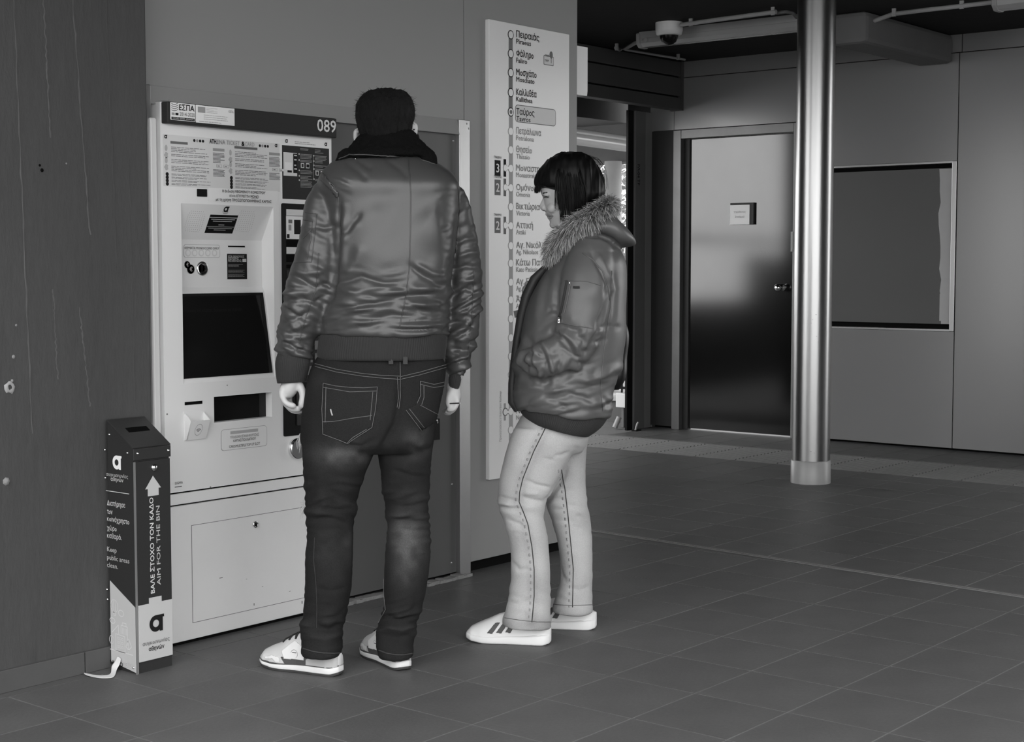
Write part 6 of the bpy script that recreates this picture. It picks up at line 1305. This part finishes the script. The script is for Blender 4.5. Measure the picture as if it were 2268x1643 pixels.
patch(bt2, [(1212, 472.5), (1224, 475.5), (1224, 478.5), (1214, 478)], 'lip', 'skin_red', wom, .0005, 1.0); patch(bt2, [(1216, 480), (1225, 479), (1222, 484), (1218, 485)], 'lip', 'skin_red', wom, .0005, 1.0)
seamline(bt2, [(1213, 478.6), (1219, 479), (1226, 478.5)], .0008, 'mouth_line', 'eye_dark', wom, lift=.0006, step=2); seamline(bt2, [(1200, 464.5), (1203, 466.5), (1206, 466)], .001, 'nostril', 'eye_dark', wom, lift=.0002, step=1.5)
# black bob with fringe
hm = loft([wr(338, 1252, 1288, .03), wr(342, 1232, 1300, .055), wr(352, 1214, 1312, .075), wr(370, 1199, 1323, .089), wr(390, 1187, 1331, .095), wr(403, 1184, 1337, .096), wr(413, 1187, 1340, .096), wr(420, 1204, 1340, .095), wr(430, 1228, 1338, .093), wr(448, 1236, 1322, .09), wr(462, 1244, 1300, .083), wr(470, 1250, 1285, .07)], 56, .005, 2.15)
hk = evalmesh(hm, .0035, 2); V = getv(hk); N = getn(hk); X = pixof(V)
V = V+N*(nz(np.stack([X[:, 0]*.16, X[:, 1]*.02, V@FHa*50], 1), 81)*.0035)[:, None]; setv(hk, V); whair = meshobj(hk, 'hair', 'hair_black', wom)
# cut face opening is in front of the hair: strands make fringe, side curtains and loose ends
sd = MB(); rn = random.Random(21)
def strand(p, n=6, r=.0012, tip=.3):
    K = catmull(np.array([list(q) for q in p]), n); sd.tube([Vector(k) for k in K], [r*(1-(1-tip)*i/(n-1)) for i in range(n)], 4, cap=False)
for k in range(420):     # fringe
    s_ = rn.uniform(-1, 1); dv = s_*.072; y0 = 352+rn.uniform(-6, 8); bx = 1186+26*s_*s_+rn.uniform(-3, 5); by = 416+8*(1-s_*s_)+rn.uniform(-5, 5)-(10 if s_ < -.55 else 0)
    strand([wp(1262+rn.uniform(-18, 10), y0-10, dv*.35), wp(1220+8*s_*s_, y0+6, dv*.8), wp(1194+18*s_*s_, 388, dv), wp(bx, by, dv*1.02)], 7, .0016)
for sgn in (-1, 1):
    for k in range(330):  # side curtain in front of and over the ear
        x0 = rn.uniform(1228, 1300); dv = sgn*(.088+rn.uniform(-.004, .008)); yb = 452+rn.uniform(0, 16)-max(0, (x0-1285))*.3
        if rn.random() < .16: x0 = rn.uniform(1238, 1250); yb = rn.uniform(478, 497)
        elif rn.random() < .16: x0 = rn.uniform(1256, 1270); yb = rn.uniform(480, 508)
        strand([wp(x0*.4+1262*.6, 348, dv*.55), wp(x0*.8+1262*.2-4, 385, dv), wp(x0, 425, dv*1.03), wp(x0+rn.uniform(-1, 5), yb, dv*.98)], 7, .0015)
for k in range(260):      # back and crown
    a_ = rn.uniform(-1.5, 1.5); dv = math.sin(a_)*.09; xb = 1262+math.cos(a_)*(72+rn.uniform(-3, 6)); strand([wp(1264+rn.uniform(-10, 18), 340, dv*.3), wp(1262+(xb-1262)*.75, 362, dv*.8), wp(xb, 402, dv), wp(xb-4+rn.uniform(-6, 6), 440+rn.uniform(-8, 12), dv*.95)], 7, .0013)
for k in range(26):       # flyaway ends
    x0 = rn.uniform(1290, 1335); strand([wp(1285, 340+rn.uniform(0, 8), rn.uniform(-.04, .04)), wp(x0, 352+rn.uniform(-4, 20), rn.uniform(-.05, .05)), wp(x0+rn.uniform(6, 16), 385+rn.uniform(-10, 40), rn.uniform(-.05, .05)), wp(x0+rn.uniform(4, 14), 415+rn.uniform(-10, 20), rn.uniform(-.05, .05))], 8, .0006, .5)
W(sd.build('hair_strands', 'hair_black', whair, fix=False, kind='stuff'))
# shoulder bag behind her
bg_ = empty('shoulder_bag', wp(1345, 780, .345), label='black bag hanging at the woman\'s far hip behind the parka', cat='bag'); B0 = bg_.location
bb_ = loft([(wp(1352, 700, .345)-B0, RT*.04, FH*.02), (wp(1353, 722, .345)-B0, RT*.056, FH*.045), (wp(1353, 790, .345)-B0, RT*.056, FH*.055), (wp(1350, 845, .345)-B0, RT*.050, FH*.055), (wp(1346, 862, .345)-B0, RT*.040, FH*.035)], 32, .01, 3.0); bb_.build('bag_body', 'bagblack', bg_)
MB().tube([wp(1376, 715, .335)-B0, wp(1372, 640, .30)-B0, wp(1345, 560, .255)-B0, wp(1320, 538, .17)-B0, wp(1296, 570, .26)-B0, wp(1280, 650, .305)-B0, wp(1335, 720, .34)-B0], .008, 8).build('strap', 'bagblack', bg_)
MB().hexa([p-B0+FH*k for k in (.26, .264) for p in (wp(1366, 826), wp(1370, 824), wp(1376, 843), wp(1371, 847))]).build('strap_end', 'postpale', bg_)
# shoes
def womshoe(heel, toe, left):
    s, sp, spatch, tr, L_, side = shoe(wom, heel, toe, left, 'woman'); k = L_/.27
    for sd_ in (1, -1):
        for q in range(3):
            x = .37+q*.105; spatch('stripe', 'shoe_dark', [(x, .078*k-q*.006), (x+.055, .077*k-q*.006), (x+.145, .038*k-q*.002), (x+.085, .036*k-q*.002)], sd_, .0014)
womshoe(Vector((3.885, 3.012, 0)), Vector((3.762, 3.262, 0)), True); womshoe(Vector((4.148, 3.022, 0)), Vector((4.025, 3.272, 0)), False)
